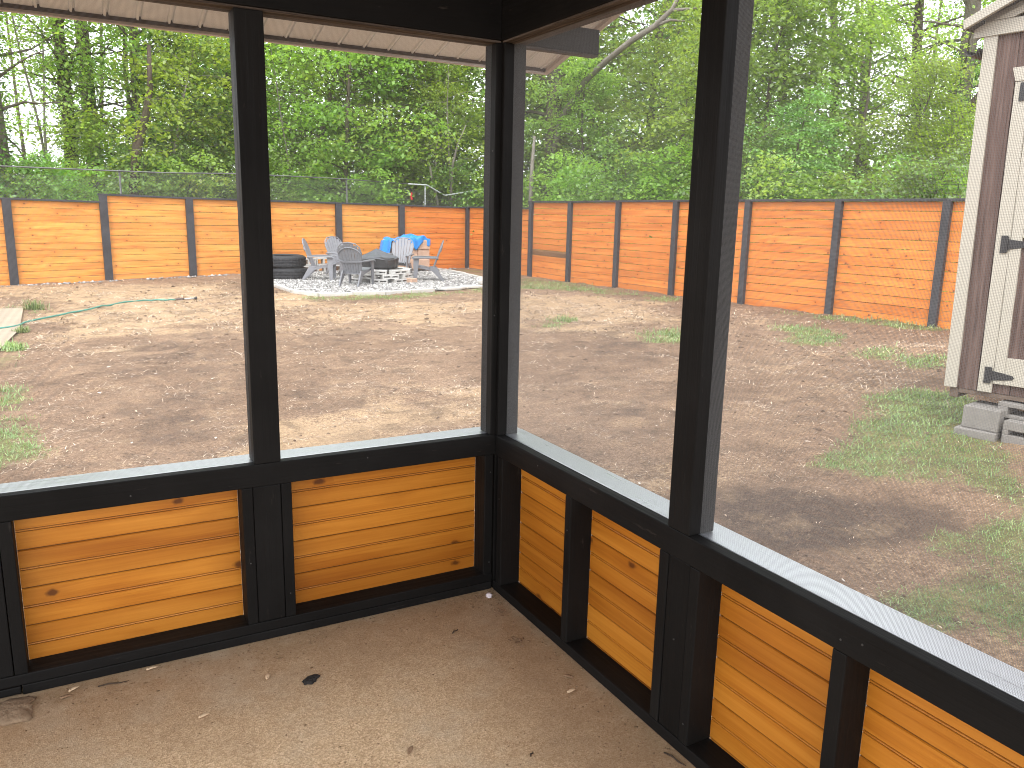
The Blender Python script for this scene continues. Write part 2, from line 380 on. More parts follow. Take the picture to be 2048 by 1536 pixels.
porch=thing("screened_porch","black framed screened porch corner with golden beadboard knee walls","porch")
def pbox(name,mat,a,b,bev=.003,along=None,label=None):
    o=MB().box(a,b,along=along).build(name,M[mat],porch,bevel=bev)
    if label: o["label"]=label
    return o
XL,YR=-3.9,-4.2                                     # how far the two walls run
# left wall (along x), inner face y=0
pbox("bottom_plate",'black',(-1.645,.001,0.001),(-.004,.089,.0335))
pbox("bottom_plate",'black',(XL,.004,.004),(-1.649,.086,.030))
pbox("bottom_plate",'black',(XL,0,.0355),(-.003,.090,.071))
for a,b in ((-1.661,-1.625),(-.962,-.9265),(-.8305,-.795),(-.042,-.0055),(-2.44,-2.402),(-3.2,-3.162)):
    pbox("stud",'black',(a,.0005,.0715),(b,.089,.5705))
for a,b in ((-1.755,-1.6635),(-.925,-.832)): pbox("post",'black',(a,.003,.0715),(b,.092,.5705))
pbox("top_rail",'black',(XL,0,.571),(.038,.038,.651)); pbox("sill",'sill_sheen',(XL,.0405,.612),(.14,.141,.6495))
# right wall (along y), inner face x=0
pbox("bottom_plate",'black',(0,YR,.001),(.089,-.0035,.038))
for a,b in ((-.062,-.024),(-.553,-.515),(-1.053,-1.015),(-1.182,-1.1455),(-1.655,-1.617),(-2.16,-2.122),(-2.75,-2.712),(-3.3,-3.262)):
    pbox("stud",'black',(.0005,a,.0385),(.089,b,.5705))
pbox("post",'black',(.003,-1.1435,.0385),(.092,-1.055,.5705)); pbox("post",'black',(.002,.002,.001),(.089,.089,.5705))
pbox("top_rail",'black',(0,YR,.571),(.038,-.002,.651)); pbox("sill",'sill_sheen',(.0405,YR,.6125),(.143,.039,.650))
# posts above the sills
for a,b in ((-.9165,-.8285),(-1.752,-1.664),(-2.75,-2.662)): pbox("post",'black',(a,0,.6515),(b,.089,2.0895))
for a,b in ((-1.1325,-1.0435),(-2.26,-2.171),(-3.3,-3.211)): pbox("post",'black',(0,a,.6515),(.089,b,2.0895))
cp=MB(); cp.box((-.021,.0005,.6515),(.089,.089,2.0895)); cp.box((.0005,-.021,.6515),(.089,0,2.0895)); cp.build("corner_post",M['black'],porch,bevel=.003)
# headers: doubled boards with a rough brown underside
pbox("header_beam",'black',(XL,0,2.098),(-.001,.038,2.37)); pbox("header_beam",'black',(XL,.052,2.105),(.452,.0905,2.196))
pbox("header_beam",'black',(0,YR,2.098),(.038,.038,2.37)); pbox("header_beam",'black',(.052,YR,2.099),(.0905,.050,2.19))
pbox("header_underside",'raw',(XL,.004,2.090),(-.001,.089,2.0975),.0015)
for a,b,z in ((.002,.028,2.0905),(.031,.055,2.0875),(.058,.091,2.090)): pbox("header_underside",'raw',(a,YR,z),(b,-.002,2.0975),.0015)
pbox("header_underside",'raw',(.002,.053,2.0965),(.448,.0895,2.1045),.0015)
# roof: plane z = 2.353 - .28*y
def rz(y,o=0): return 2.353-.28*y+o
ce=MB(); ce.quad([(XL-1,.10,rz(.10)),(.09,.10,rz(.10)),(.09,-5.0,rz(-5.0)),(XL-1,-5.0,rz(-5.0))],[(0,0),(4,0),(4,5),(0,5)]); ce.build("ceiling",M['ceiling'],porch,solid=.012)
gb=MB(); gb.prism([(YR,2.371),(.036,2.371),(.036,rz(.036,-.012)),(YR,rz(YR,-.012))],.01,.03,Matrix(((0,0,1,0),(1,0,0,0),(0,1,0,0),(0,0,0,1)))); gb.build("gable_light_block",M['ceiling'],porch)  # infill added out of view to block light above the right header
rf=MB()
P=[(XL-1,.735,rz(.735,.03)),(.625,.735,rz(.735,.03)),(.625,-5.1,rz(-5.1,.03)),(XL-1,-5.1,rz(-5.1,.03))]; Q=[(x,y,z+.11) for x,y,z in P]
rf.quad(P[::-1],[(0,0)]*4); rf.quad(Q,[(0,0)]*4)
for i in range(4): j=(i+1)%4; rf.quad([P[i],P[j],Q[j],Q[i]],[(0,0)]*4)
rf.build("roof",M['roofing'],porch)
def soffit(x0,x1,y0,y1,name):
    prof=[]; k=math.floor(x0/.106); x=k*.106+.0465
    prof.append((x0,0))
    while x<x1-.02:
        if x>x0+.02: prof+= [(x-.010,0),(x-.0075,.004),(x-.003,-.0045),(x+.003,-.0045),(x+.006,.009),(x+.010,.009),(x+.0125,0)]
        x+=.106
    prof.append((x1,0)); m=MB()
    for (a,da),(b,db) in zip(prof[:-1],prof[1:]):
        m.quad([(a,y0,rz(y0,da)),(b,y0,rz(y0,db)),(b,y1,rz(y1,db)),(a,y1,rz(y1,da))],[(a,y0),(b,y0),(b,y1),(a,y1)])
    m.build(name,M['soffit'],porch)
soffit(XL-1,.60,.095,.70,"soffit"); soffit(.095,.60,-5.0,.094,"soffit")
pbox("soffit_trim",'soffit_groove',(XL-1,.698,rz(.705,-.010)),(.60,.712,rz(.705,.02)),0)
pbox("drip_edge",'drip',(XL-1,.7125,rz(.72,-.016)),(.625,.737,rz(.72,.04)),.002)
dr=MB()
for (xa,xb,lo,hi) in ((.6005,.625,-.016,.03),):
    a=[(xa,.711,rz(.711,lo)),(xb,.711,rz(.711,lo)),(xb,.711,rz(.711,hi)),(xa,.711,rz(.711,hi))]; b=[(x,-5.0,z+.28*5.711) for x,_,z in a]
    dr.quad(a,[(0,0)]*4); dr.quad(b[::-1],[(0,0)]*4)
    for i in range(4): j=(i+1)%4; dr.quad([a[j],a[i],b[i],b[j]],[(0,0)]*4)
dr.build("drip_edge",M['drip'],porch)

# beadboard panels: joints every 5 in, a double bead halfway, real grooves
BP=.1275
def beadboard(wall,a,b,z0=.0385,z1=.5705,zj=.0595):
    prof=[(z0,0)]; z=zj-BP
    while z<z1+BP:
        J=[(z-.0035,0),(z-.0012,.0045),(z+.0012,.0045),(z+.0035,.0005)]
        zc=z+BP/2; B=[(zc-.0055,0),(zc-.0042,.0028),(zc-.0028,.0028),(zc-.0016,0),(zc,-.0008),(zc+.0016,0),(zc+.0028,.0028),(zc+.0042,.0028),(zc+.0055,0)]
        prof+=[q for q in J+B if z0+.001<q[0]<z1-.001]; z+=BP
    prof.append((z1,0)); m=MB(); uo=random.uniform(0,60); vo=BP*random.randint(4,60)
    pt=(lambda t,d,z:(t,.0865+d,z)) if wall=='L' else (lambda t,d,z:(.0865+d,t,z))
    for (za,da),(zb,db) in zip(prof[:-1],prof[1:]):
        q=[pt(a,da,za),pt(b,da,za),pt(b,db,zb),pt(a,db,zb)]; uv=[(a+uo,za-zj+vo),(b+uo,za-zj+vo),(b+uo,zb-zj+vo),(a+uo,zb-zj+vo)]
        if wall!='L': q=q[::-1]; uv=uv[::-1]
        m.quad(q,uv)
    e=[pt(a,.016,z0),pt(b,.016,z0),pt(b,.016,z1),pt(a,.016,z1)]; m.quad(e if wall!='L' else e[::-1],[(uo,0),(uo+1,0),(uo+1,.5),(uo,.5)])
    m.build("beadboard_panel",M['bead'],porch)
for a,b in ((-1.6245,-.9625),(-.7945,-.0425),(-2.4015,-1.7555),(-3.1615,-2.4405)): beadboard('L',a,b,.0715)
for a,b in ((-.5145,-.0625),(-1.0145,-.5535),(-1.6165,-1.1825),(-2.1215,-1.6555),(-2.7115,-2.1605),(-3.2615,-2.7505)): beadboard('R',a,b,.0385,.5705,.041)
# a few screw heads showing in the black frame
for p in [(-.52,-.0012,.625),(-1.3,-.0012,.60),(-.018,-.0012,.50),(-.018,-.0012,.12),(-.944,-.0012,.30),(-.813,-.0012,.16),(-.03,.0,1.72),(-.012,-.0012,1.12)]:
    MB().tube([p,(p[0],p[1]+.003,p[2])],.0026,8).build("screw",M['gutter'],porch)
for p in [(-.0012,-.043,.40),(-.0012,-.535,.45),(-.0012,-1.163,.10),(-.0012,-1.636,.60),(-.0012,-1.69,.615),(-.0012,-.33,.62),(-.0012,-1.10,.33)]:
    MB().tube([p,(p[0]+.003,p[1],p[2])],.0026,8).build("screw",M['gutter'],porch)
# insect screen: real crossed wires, 2.8 mm apart
def screen(wall,a0,a1,z0,z1,pitch=.0028,h=.00016,plane=.0392):
    A=np.arange(a0+pitch,a1,pitch); Z=np.arange(z0+pitch,z1,pitch)
    def bars(c,lo,hi,vertical,dep):
        n=len(c); V=np.zeros((n,2,4,3)); off=np.array([(-h,-h),(h,-h),(h,h),(-h,h)])
        for e,val in enumerate((lo,hi)):
            for k in range(4):
                du,dd=off[k]
                if vertical: V[:,e,k,0]=c+du; V[:,e,k,2]=val
                else: V[:,e,k,0]=val; V[:,e,k,2]=c+du
                V[:,e,k,1]=dep+dd
        b=(np.arange(n)*8)[:,None,None]
        F=np.array([[k,(k+1)%4,4+(k+1)%4,4+k] for k in range(4)])[None]+b
        return V.reshape(-1,3),F.reshape(-1,4)
    v1,f1=bars(A,z0,z1,True,plane); v2,f2=bars(Z,a0,a1,False,plane+2*h)
    V=np.r_[v1,v2]; F=np.r_[f1,f2+len(v1)]
    if wall=='R': V=V[:,[1,0,2]]
    np_mesh("insect_screen",V,F,M['screen'],parent=porch)
screen('L',-1.664,-.9165,.6515,2.0895); screen('L',-.8285,-.021,.6515,2.0895); screen('L',-2.662,-1.752,.6515,2.0895)
screen('R',-1.0435,-.021,.6515,2.0895); screen('R',-2.171,-1.1325,.6515,2.0895); screen('R',-3.211,-2.26,.6515,2.0895)

# ================================================================== FENCES
def fence_run(root,posts,mat,pw,pd,old=None):
    """posts: (x,y,base,top_of_section_before,top_of_section_after); yard lies to the right of travel"""
    for i,(x,y,zb,tl,tr) in enumerate(posts):
        j=min(i,len(posts)-2); dx,dy=posts[j+1][0]-posts[j][0],posts[j+1][1]-posts[j][1]; L=math.hypot(dx,dy); ex,ey=dx/L,dy/L
        T=Matrix(((ex,-ey,0,x),(ey,ex,0,y),(0,0,1,0),(0,0,0,1)))          # local -y = yard side
        top=max(tl,tr)-.042
        MB().box((-pw/2,-pd-.013,zb-.12),(pw/2,-.013,top),T,along=2).build("fence_post",M['fpost'],root,bevel=.006)
        if i==len(posts)-1: break
        nx=posts[i+1]; sl=(nx[2]-zb)/L; t0=tr-.042; t1=nx[3]-.042; b0=zb-.03; b1=nx[2]-.03
        nb=round(((t0-b0)+(t1-b1))/2/.15); m=MB(); vo=random.randint(5,90)*.15; uo=random.uniform(0,70)
        for k in range(nb):
            f0=k/nb; f1=(k+1)/nb; g=.0040; pr=random.uniform(-.0025,.0025)
            if old is not None and (i,k)==old: continue
            zz=lambda f,u: (b0+(t0-b0)*f)*(1-u)+(b1+(t1-b1)*f)*u
            c=[]
            for u,xx in ((0,.0),(1,L)):
                for yy in (-.011+pr,.011):
                    c.append((T@Vector((xx,yy,zz(f0,u)+g)),T@Vector((xx,yy,zz(f1,u)-g))))
            v0,v1=vo+k*.15+.004,vo+(k+1)*.15-.004; U=[(uo,v0),(uo+L,v0),(uo+L,v1),(uo,v1)]
            m.quad([c[0][0],c[2][0],c[2][1],c[0][1]],U); m.quad([c[3][0],c[1][0],c[1][1],c[3][1]],U)
            m.quad([c[0][1],c[2][1],c[3][1],c[1][1]],U); m.quad([c[1][0],c[3][0],c[2][0],c[0][0]],U)
        m.build("fence_panel",M["fence_shade" if i==8 and mat=="fence" else mat],root)  # last back panel borrows the redder tone
        if old is not None and i==old[0]:
            k=old[1]; f=(k+.5)/nb; za=b0+(t0-b0)*f; zc=b1+(t1-b1)*f; S=T.copy(); S[2][0]=(zc-za)/L; S[2][3]=za
            MB().box((0,-.013,-.073),(L,.011,.073),S,uvoff=(3,.15*7+.075)).build("fence_board",M['fence_old'],root)["label"]="weathered brown fence board"
        S=T.copy(); S[2][0]=(t1-t0)/L; S[2][3]=t0
        MB().box((-.10 if tl<tr-.05 else 0,-.085,.0005),(L+(.0 if i<len(posts)-2 else .08),.03,.042),S).build("cap_rail",M['fpost'],root,bevel=.004)
back=thing("wood_fence","golden orange board fence with charcoal posts along the back of the yard","fence",(0,0,0))
random.seed(9)
BPST=[(-8.1,17.69,-.40,1.60,1.60),(-6.2,17.93,-.37,1.60,1.60),(-4.28,18.17,-.33,1.60,1.60),(-2.391,18.40,-.291,1.60,1.60),(-.492,18.636,-.24,1.575,1.746),(1.401,18.871,-.186,1.715,1.715),(3.279,19.104,-.158,1.706,1.706),(5.276,19.352,-.138,1.692,1.692),(7.193,19.59,-.153,1.679,1.679),(9.451,19.87,-.173,1.657,1.657)]
fence_run(back,BPST,'fence',.17,.085)
side=thing("wood_fence","orange board fence coloured redder for shade with charcoal posts along the right side of the yard","fence",(0,0,0))
SPST=[(9.462,19.77,-.173,1.676,1.676),(9.475,17.95,-.163,1.668,1.668),(9.489,16.014,-.123,1.66,1.827),(9.616,14.33,-.146,1.826,1.826),(9.752,12.536,-.126,1.84,1.84),(9.89,10.711,-.127,1.848,1.848),(10.034,8.808,-.121,1.853,1.853),(10.181,6.868,-.093,1.856,1.856),(10.321,5.022,-.091,1.858,1.858),(10.46,3.15,-.1,1.87,1.87),(10.6,1.3,-.1,1.88,1.88),(10.74,-.6,-.1,1.89,1.89),(10.88,-2.5,-.1,1.9,1.9)]
fence_run(side,SPST,'fence_shade',.125,.08,old=(2,4))

# chain link fence behind the back fence: woven zigzag wires, posts, rails (one section bent down)
chain=thing("chain_link_fence","tall grey chain link fence with a bent top rail behind the orange fence","fence",(0,0,0))
CA,CB=Vector((-2.39,19.6,0)),Vector((9.45,21.07,0)); cd=(CB-CA).normalized(); cn=Vector((-cd.y,cd.x,0))
def cpt(s,z,o=0): p=CA+cd*s+cn*o; return (p.x,p.y,z)
def ctop(s):
    return float(np.interp(s,[-7,-.1,1,3.5,5.3,8,10.5,11.05,11.70,13.1,14.8,16.5,18],[2.30,2.305,2.305,2.315,2.375,2.37,2.30,2.295,2.0,2.23,2.35,2.45,2.45]))
V=[];F=[]; dw=.058; wr=.0018; s=-7.0
cell=.075
for sg in (1,-1):
    for k in range(int((16.5+7+3)/cell)):
        s0=-7-3+k*cell+ (0 if sg>0 else .001)
        pts=[]
        for t in np.arange(0,2.75,.16):
            ss=(s0+t) if sg>0 else (s0+3-t); z=-.25+t*1.0
            if -7<=ss<=16.5 and z<=ctop(ss)+.0: pts.append(cpt(ss,z,.004*sg))
        if len(pts)<2: continue
        i0=len(V)
        for p in pts:
            p=Vector(p)
            for a,b in ((-wr,-wr),(wr,-wr),(wr,wr),(-wr,wr)):
                q=p+cd*(a*1.0)+cn*b; V.append((q.x,q.y,q.z-a*sg))
        for j in range(len(pts)-1):
            for e in range(4): F.append((i0+j*4+e,i0+j*4+(e+1)%4,i0+j*4+4+(e+1)%4,i0+j*4+4+e))
np_mesh("chain_mesh",np.array(V),np.array(F),M['galv'],parent=chain)
MB().tube([cpt(s,ctop(s)) for s in (-7,-3,0,1,3.5,5.3,8,10.4)],.016,8).build("top_rail",M['galv'],chain,smooth=True)
o=MB().tube([cpt(s,ctop(s),-.01) for s in (10.4,10.9,11.05,11.4,11.68,11.74,12.4,13.1,14.8,16.5)],.022,8).build("top_rail",M['galv_bright'],chain,smooth=True); o["label"]="pale rail bent down into a V"
for s in (-6.6,-3.6,-.6,2.4,5.4,8.42,11.02,13.9,16.45):
    b=CA+cd*s; MB().tube([cpt(s,G(b.x,b.y)-.3,.035),cpt(s,ctop(s)+.03,.035)],.024,8).build("fence_post",M['galv_bright' if s>10 else 'galv'],chain,smooth=True)
rb=MB(); rb.grid(lambda u,v:(lambda p:(p[0]+.012*math.sin(v*9),p[1]-.05,p[2]))(cpt(10.5+.045*(u-.5)*(1+.5*v),2.06-.22*v)),3,8)
tag(rb.build("ribbon",M['red'],solid=.004),"small red ribbon tied on the chain link fence","ribbon")

# ================================================================== SHED
shed=thing("garden_shed","tall brown shed with cream trim and black hinges raised on concrete blocks","shed",(3.9,.662,.389),(0,-rad(1.0),rad(-79.7)))
SW,SD,SH=2.44,3.0,2.285
def sbox(name,mat,a,b,bev=.003,along=None): return MB().box(a,b,along=along).build(name,M[mat],shed,bevel=bev)
m=MB(); k=0; x=0.0
while x<SW-.01:
    x2=min(x+.203,SW); g=.0025
    m.box((x+g,0,.0),(x2-g,.03,SH),along=2); x=x2
m.box((0.002,.012,.0),(SW-.002,.028,SH),along=2)
m.box((0,.031,0),(.03,SD,SH),along=2); m.box((SW-.03,.031,0),(SW,SD,SH),along=2); m.box((.031,SD-.03,0),(SW-.031,SD,SH),along=2)
TZ=Matrix(((1,0,0,0),(0,0,1,0),(0,1,0,0),(0,0,0,1)))
pk=SH+.458*1.22
m.prism([(0,SH+.001),(SW,SH+.001),(SW/2,pk)][::-1],.0,.03,TZ); m.prism([(0,SH+.001),(SW,SH+.001),(SW/2,pk)][::-1],SD-.03,SD,TZ)
m.build("siding",M['shed_brown'],shed)
for a,b in ((-.004,.078),(SW-.078,SW+.004)): sbox("corner_trim",'shed_trim',(a,-.02,0),(b,-.0005,SH))
sbox("door_casing",'shed_trim',(.213,-.02,0.0),(.300,-.0005,1.984)); sbox("door_casing",'shed_trim',(1.90,-.02,0.0),(1.987,-.0005,1.984))
m=MB(); m.prism([(.215,1.985),(1.985,1.985),(2.01,2.07),(.19,2.07)][::-1],-.026,-.0005,TZ); m.build("door_casing",M['shed_trim'],shed,bevel=.003)
for (a,b) in ((.303,1.098),(1.102,1.897)):
    d=MB(); d.box((a,-.006,.065),(b,-.0005,1.98),along=2); door=d.build("door",M['shed_brown'],shed)
    f=MB(); w=.066
    f.box((a,-.024,.065),(a+w,-.0065,1.98)); f.box((b-w,-.024,.065),(b,-.0065,1.98))
    for z0,z1 in ((.065,.245),(1.02,1.10),(1.87,1.98)): f.box((a+w+.0005,-.024,z0),(b-w-.0005,-.0065,z1))
    f.build("door_frame",M['shed_trim'],door,bevel=.003)
    sgn=1 if a<1 else -1; hx=.268 if a<1 else 1.932
    for z in (.118,.978,1.92):
        h=MB(); h.box((hx-.02,-.028,z-.055),(hx+.02,-.0245,z+.055))
        h.prism(([(hx+sgn*.021,z-.034),(hx+sgn*.15,z-.014),(hx+sgn*.16,z),(hx+sgn*.15,z+.014),(hx+sgn*.021,z+.034)][::-sgn]),-.0285,-.0245,TZ)
        h.tube([(hx+sgn*.02,-.030,z-.05),(hx+sgn*.02,-.030,z+.05)],.006,8); h.build("hinge",M['hinge'],door)
sbox("frieze_board",'shed_trim',(-.065,-.03,SH-.004),(SW+.065,-.0008,SH+.086))
for sg in (0,1):
    X=(lambda v:v) if sg==0 else (lambda v:SW-v)
    tp=lambda v:2.353+.458*(v+.155)
    q=[(X(-.095),tp(-.095)),(X(-.088),tp(-.095)-.058),(X(1.219),tp(1.219)-.072),(X(1.219),tp(1.219))]
    m=MB(); m.prism(q if sg==1 else q[::-1],-.135,-.105,TZ); m.build("rake_board",M['shed_trim'],shed,bevel=.003)
    q=[(X(-.06),SH+.0875),(X(-.06),tp(-.06)-.06),(X(1.219),tp(1.219)-.075),(X(1.219),tp(1.219)-.175),(X(.16),SH+.0875)]
    m=MB(); m.prism(q if sg==1 else q[::-1],-.032,-.003,TZ); m.build("rake_trim",M['shed_trim'],shed)
    q=[(X(-.09),tp(-.09)-.036),(X(1.2185),tp(1.2185)-.036),(X(1.2185),tp(1.2185)-.003),(X(-.09),tp(-.09)-.003)]
    m=MB(); m.prism(q if sg==1 else q[::-1],-.104,SD+.15,TZ); m.build("roof",M['roofing'],shed)
    q=[(X(-.085),tp(-.085)-.062),(X(-.002),tp(-.002)-.062),(X(-.002),tp(-.002)-.045),(X(-.085),tp(-.085)-.045)]
    m=MB(); m.prism(q if sg==1 else q[::-1],-.104,SD+.1,TZ); m.build("soffit",M['gutter'],shed)
gt=MB(); R_=.042
gt.grid(lambda u,v:(-.058+R_*math.cos(math.pi*(1+u)),-.06+3.1*v,2.215+R_*1.1*math.sin(math.pi*(1+u))),10,1); gt.build("gutter",M['gutter'],shed,solid=.004)
sbox("floor_beam","skid",(.085,.004,-.034),(SW-.1,.045,-.002)); 
for a in (.028,1.2,SW-.1): sbox("skid",'skid',(a,.006 if a<.1 else .05,-.07),(a+.055,SD,-.0025))

def hollow_block(w,d,h,holes):
    """block with rectangular holes right through from front (y-) to back; holes = [(x0,x1,z0,z1)] sharing z range"""
    m=MB(); z0,z1=holes[0][2],holes[0][3]; x=-w/2
    m.box((-w/2,-d/2,0),(w/2,d/2,z0)); m.box((-w/2,-d/2,z1),(w/2,d/2,h))
    for hx0,hx1,_,_ in holes+[(w/2,w/2,0,0)]:
        m.box((x,-d/2,z0+.0002),(hx0,d/2,z1-.0002)); x=hx1
    return m
b=hollow_block(.40,.20,.10,[(-.165,-.02,.033,.067),(.02,.165,.033,.067)]); flat0=b.build("concrete_block",M['conc_pale'],bevel=.004)
b=hollow_block(.40,.20,.19,[(-.165,-.02,.035,.155),(.02,.165,.035,.155)]); std0=b.build("concrete_block",M['conc_pale'],bevel=.004)
b=hollow_block(.40,.20,.15,[(-.165,-.02,.058,.09),(.02,.165,.058,.09)]); shb0=b.build("concrete_block",M['conc_block'],bevel=.004)
b=hollow_block(.48,.2,.10,[(-.18,.03,.022,.072),(.09,.2,.022,.072)]); sht0=b.build("concrete_block",M['conc_block'],bevel=.004)
b=MB().box((-.115,-.13,0),(.115,.13,.15)); shs0=b.build("concrete_block",M['conc_block'],bevel=.008)
b=MB().box((-.135,-.15,0),(.12,.13,.055)); sh_p=b.build("concrete_paver",M['conc_block'],bevel=.006)
SHM=Matrix.Translation((3.9,.662,0))@Matrix.Rotation(rad(-79.7),4,'Z')
def put(o,label,cat,loc,rz_=0,group=None,src=None,tilt=0):
    c=o if src is None else src.copy()
    if src is not None: COL.objects.link(c)
    c.location=loc; c.rotation_euler=(tilt,0,rz_); return tag(c,label,cat,group)
def shedblk(o,s,y,z,label,dz=0,g="blocks under the shed",cat="block"):
    p=SHM@Vector((s,y,0)); put(o,label,cat,(p.x,p.y,z),rad(-79.7)+dz,g)
zg=.105
shedblk(sh_p,.28,.0,zg-.01,"thin grey concrete paver under the shed's near corner",.05,cat="paver"); shedblk(shs0,.29,.02,zg+.046,"solid grey concrete block stacked on the paver under the shed corner")
shedblk(shb0,.64,-.03,zg-.005,"grey concrete block with two thin slots in the grass under the shed",-.05)
shedblk(sht0,.60,.06,zg+.196-.05,"grey concrete block with a wide dark opening directly under the shed floor",0.0)

# ================================================================== FIRE PIT CORNER
random.seed(21)
PC=(5.28,15.98)
GRAVEL=[(2.69,15.67),(2.74,14.2),(3.05,13.42),(4.39,13.26),(5.75,13.55),(6.95,13.97),(7.95,15.89),(8.13,19.2),(5.5,18.9),(2.9,18.6)]
# lawn chairs
def make_chair(label,loc,rot,mat):
    t=thing("lawn_chair",label,"chair",loc,(0,0,rot),"resin lawn chairs around the fire pit")
    m=MB(); Mx=M[mat]
    for k in range(7):                                   # seat slats sloping to the back
        f=k/6; y=-.27+.47*f; z=.375-.10*f+.015*math.sin(f*3.1); S=Matrix.Translation((0,y,z))@Matrix.Rotation(-.2,4,'X')
        m.box((-.255+.02*f,-.033,-.010),(.255-.02*f,.033,.010),S)
    for sx in (-1,1): m.box((sx*.235-.012,-.30,-.05),(sx*.235+.012,.22,-.011),Matrix.Translation((0,0,.335))@Matrix.Rotation(-.2,4,'X'))
    m.build("seat",Mx,t)
    b=MB(); back=Matrix.Translation((0,.17,.27))@Matrix.Rotation(-rad(20),4,'X')
    for k in range(-3,4):
        x0=k*.058; x1=k*.083; top=.735-.0135*k*k; w0,w1=.0265,.0385
        P=[(x0-w0,0),(x0+w0,0),(x1+w1,top-.01*(k if k>0 else 0)),(x1-w1,top+.01*(k if k<0 else 0))]
        b.prism(P,-.009,.009,back@Matrix(((1,0,0,0),(0,0,-1,0),(0,1,0,0),(0,0,0,1))))
    arc=[back@Vector((.295*math.sin(a),.016,.40+.23*math.cos(a))) for a in np.linspace(-1.25,1.25,13)]
    b.tube(arc,.017,6)
    rim=[back@Vector((x,0,z)) for x,z in [(-.20,.0),(-.235,.25),(-.285,.50),(-.255,.63),(-.17,.715),(0,.745),(.17,.715),(.255,.63),(.285,.50),(.235,.25),(.20,0)]]
    b.tube(rim,.015,6)
    b.box((-.27,.01,.27),(.27,.03,.315),back); b.build("backrest",Mx,t,bevel=.004)
    for sx in (-1,1):
        a=MB(); a.grid(lambda u,v:(sx*(.285+.03*math.sin(v*2.6))+sx*(u-.5)*(.06+.055*math.sin(v*2.9)), .30-.63*v, .565+.012*math.sin(v*3)-(.02 if v>.98 else 0)-.012*abs(2*u-1)),6,12)
        a.build("armrest",Mx,t,solid=.022)
        g=MB(); F=[(-.30,0),(-.225,0),(-.16,.555),(-.30,.555)]
        g.prism(F,sx*.285-.018,sx*.285+.018,Matrix(((0,0,1,0),(1,0,0,0),(0,1,0,0),(0,0,0,1)))); g.build("front_leg",Mx,t,bevel=.006)
        g=MB(); F=[(.40,0),(.455,0),(.26,.34),(.10,.34),(.12,.27)]
        g.prism(F,sx*.225-.018,sx*.225+.018,Matrix(((0,0,1,0),(1,0,0,0),(0,1,0,0),(0,0,0,1)))); g.build("rear_leg",Mx,t,bevel=.006)
    return t
def gp(x,y,d=0): return (x,y,G(x,y)+.012+d)
make_chair("dark grey lawn chair with its slatted back turned to the porch",gp(4.42,15.20),rad(137),'chair')
make_chair("pale grey lawn chair nearest the tyres facing right toward the fire pit",gp(4.02,16.6),rad(66),'chair_light')
make_chair("pale grey lawn chair behind the dark one at the fence side of the pit",gp(4.85,17.55),rad(24),'chair_light')
make_chair("pale lawn chair in front of the tan block pile facing the porch",gp(6.12,16.95),rad(-38),'chair_light')
make_chair("grey lawn chair at the right of the pit seen from its side",gp(6.34,15.72),rad(-112),'chair')
# ring of flat hollow blocks, three courses
first=True
NAMES=["in the lowest course of the fire pit ring","in the middle course of the fire pit ring","in the top course of the fire pit ring"]
zb=G(*PC)+.01
for c in range(3):
    for k in range(8):
        if c==2 and k==2: continue
        a=2*math.pi*(k+.5*(c%2))/8+.35+random.uniform(-.03,.03); r=.66-.02*c
        put(flat0,"pale flat hollow concrete block "+NAMES[c],"block",(PC[0]+r*math.cos(a),PC[1]+r*math.sin(a),zb+c*.102),a+math.pi/2+random.uniform(-.06,.06),"fire pit ring blocks",None if first else flat0); first=False
# fire bowl under a vinyl cover
bowl=thing("fire_bowl","round fire bowl under a black cover with a peaked grey top on the block ring","fire bowl",(PC[0]-.06,PC[1]-.05,zb+.307))
prof=[(.36,0),(.43,.02),(.455,.12),(.46,.24),(.45,.27)]
def cov(u,v):
    a=2*math.pi*u; k=v*(len(prof)-1); i=min(int(k),len(prof)-2); f=k-i
    r=prof[i][0]*(1-f)+prof[i+1][0]*f; z=prof[i][1]*(1-f)+prof[i+1][1]*f
    r*=1+.035*math.sin(5*a+2)*math.sin(v*3)+.02*math.sin(13*a+v*4); z+= .02*math.sin(3*a)*(v>.7)
    return (r*math.cos(a),r*math.sin(a),z-.012*math.sin(4*a+1)*v)
m=MB(); m.grid(cov,64,16,True); m.build("cover_side",M['cover'],bowl,smooth=True)
def ctp(u,v):
    a=2*math.pi*u; r=.475*(1-v); z=.265+.21*(v**1.25)+.014*math.sin(9*a+1)*(1-v)*math.sin(v*3.1)-.02*math.sin(4*a+1)*(1-v)
    if v<.08: z-=.03*(1-v/.08)
    return (r*math.cos(a)-.06*v,r*math.sin(a),z)
m=MB(); m.grid(ctp,64,18,True); m.build("cover_top",M['cover_top'],bowl,smooth=True)
# pale cinder blocks standing by the fence behind the chairs
fx,fy=5.05,18.75
for i,(x,y,z,r,l) in enumerate([(4.05,18.62,0,.1,"pale hollow concrete block at the bottom left of the low stack beside the tyres"),(4.48,18.68,0,.1,"pale hollow concrete block at the bottom middle of the low stack by the fence"),(4.92,18.73,0,.14,"pale hollow concrete block at the bottom right of the low stack by the fence"),(4.22,18.64,.193,.12,"pale hollow concrete block on top of the low stack nearest the tyres"),(4.64,18.70,.193,.07,"pale hollow concrete block on top of the low stack behind the chairs")]):
    put(std0,l,"block",(x,y,G(x,y)+z+.005),r,"low stack of cinder blocks",None if i==0 else std0)
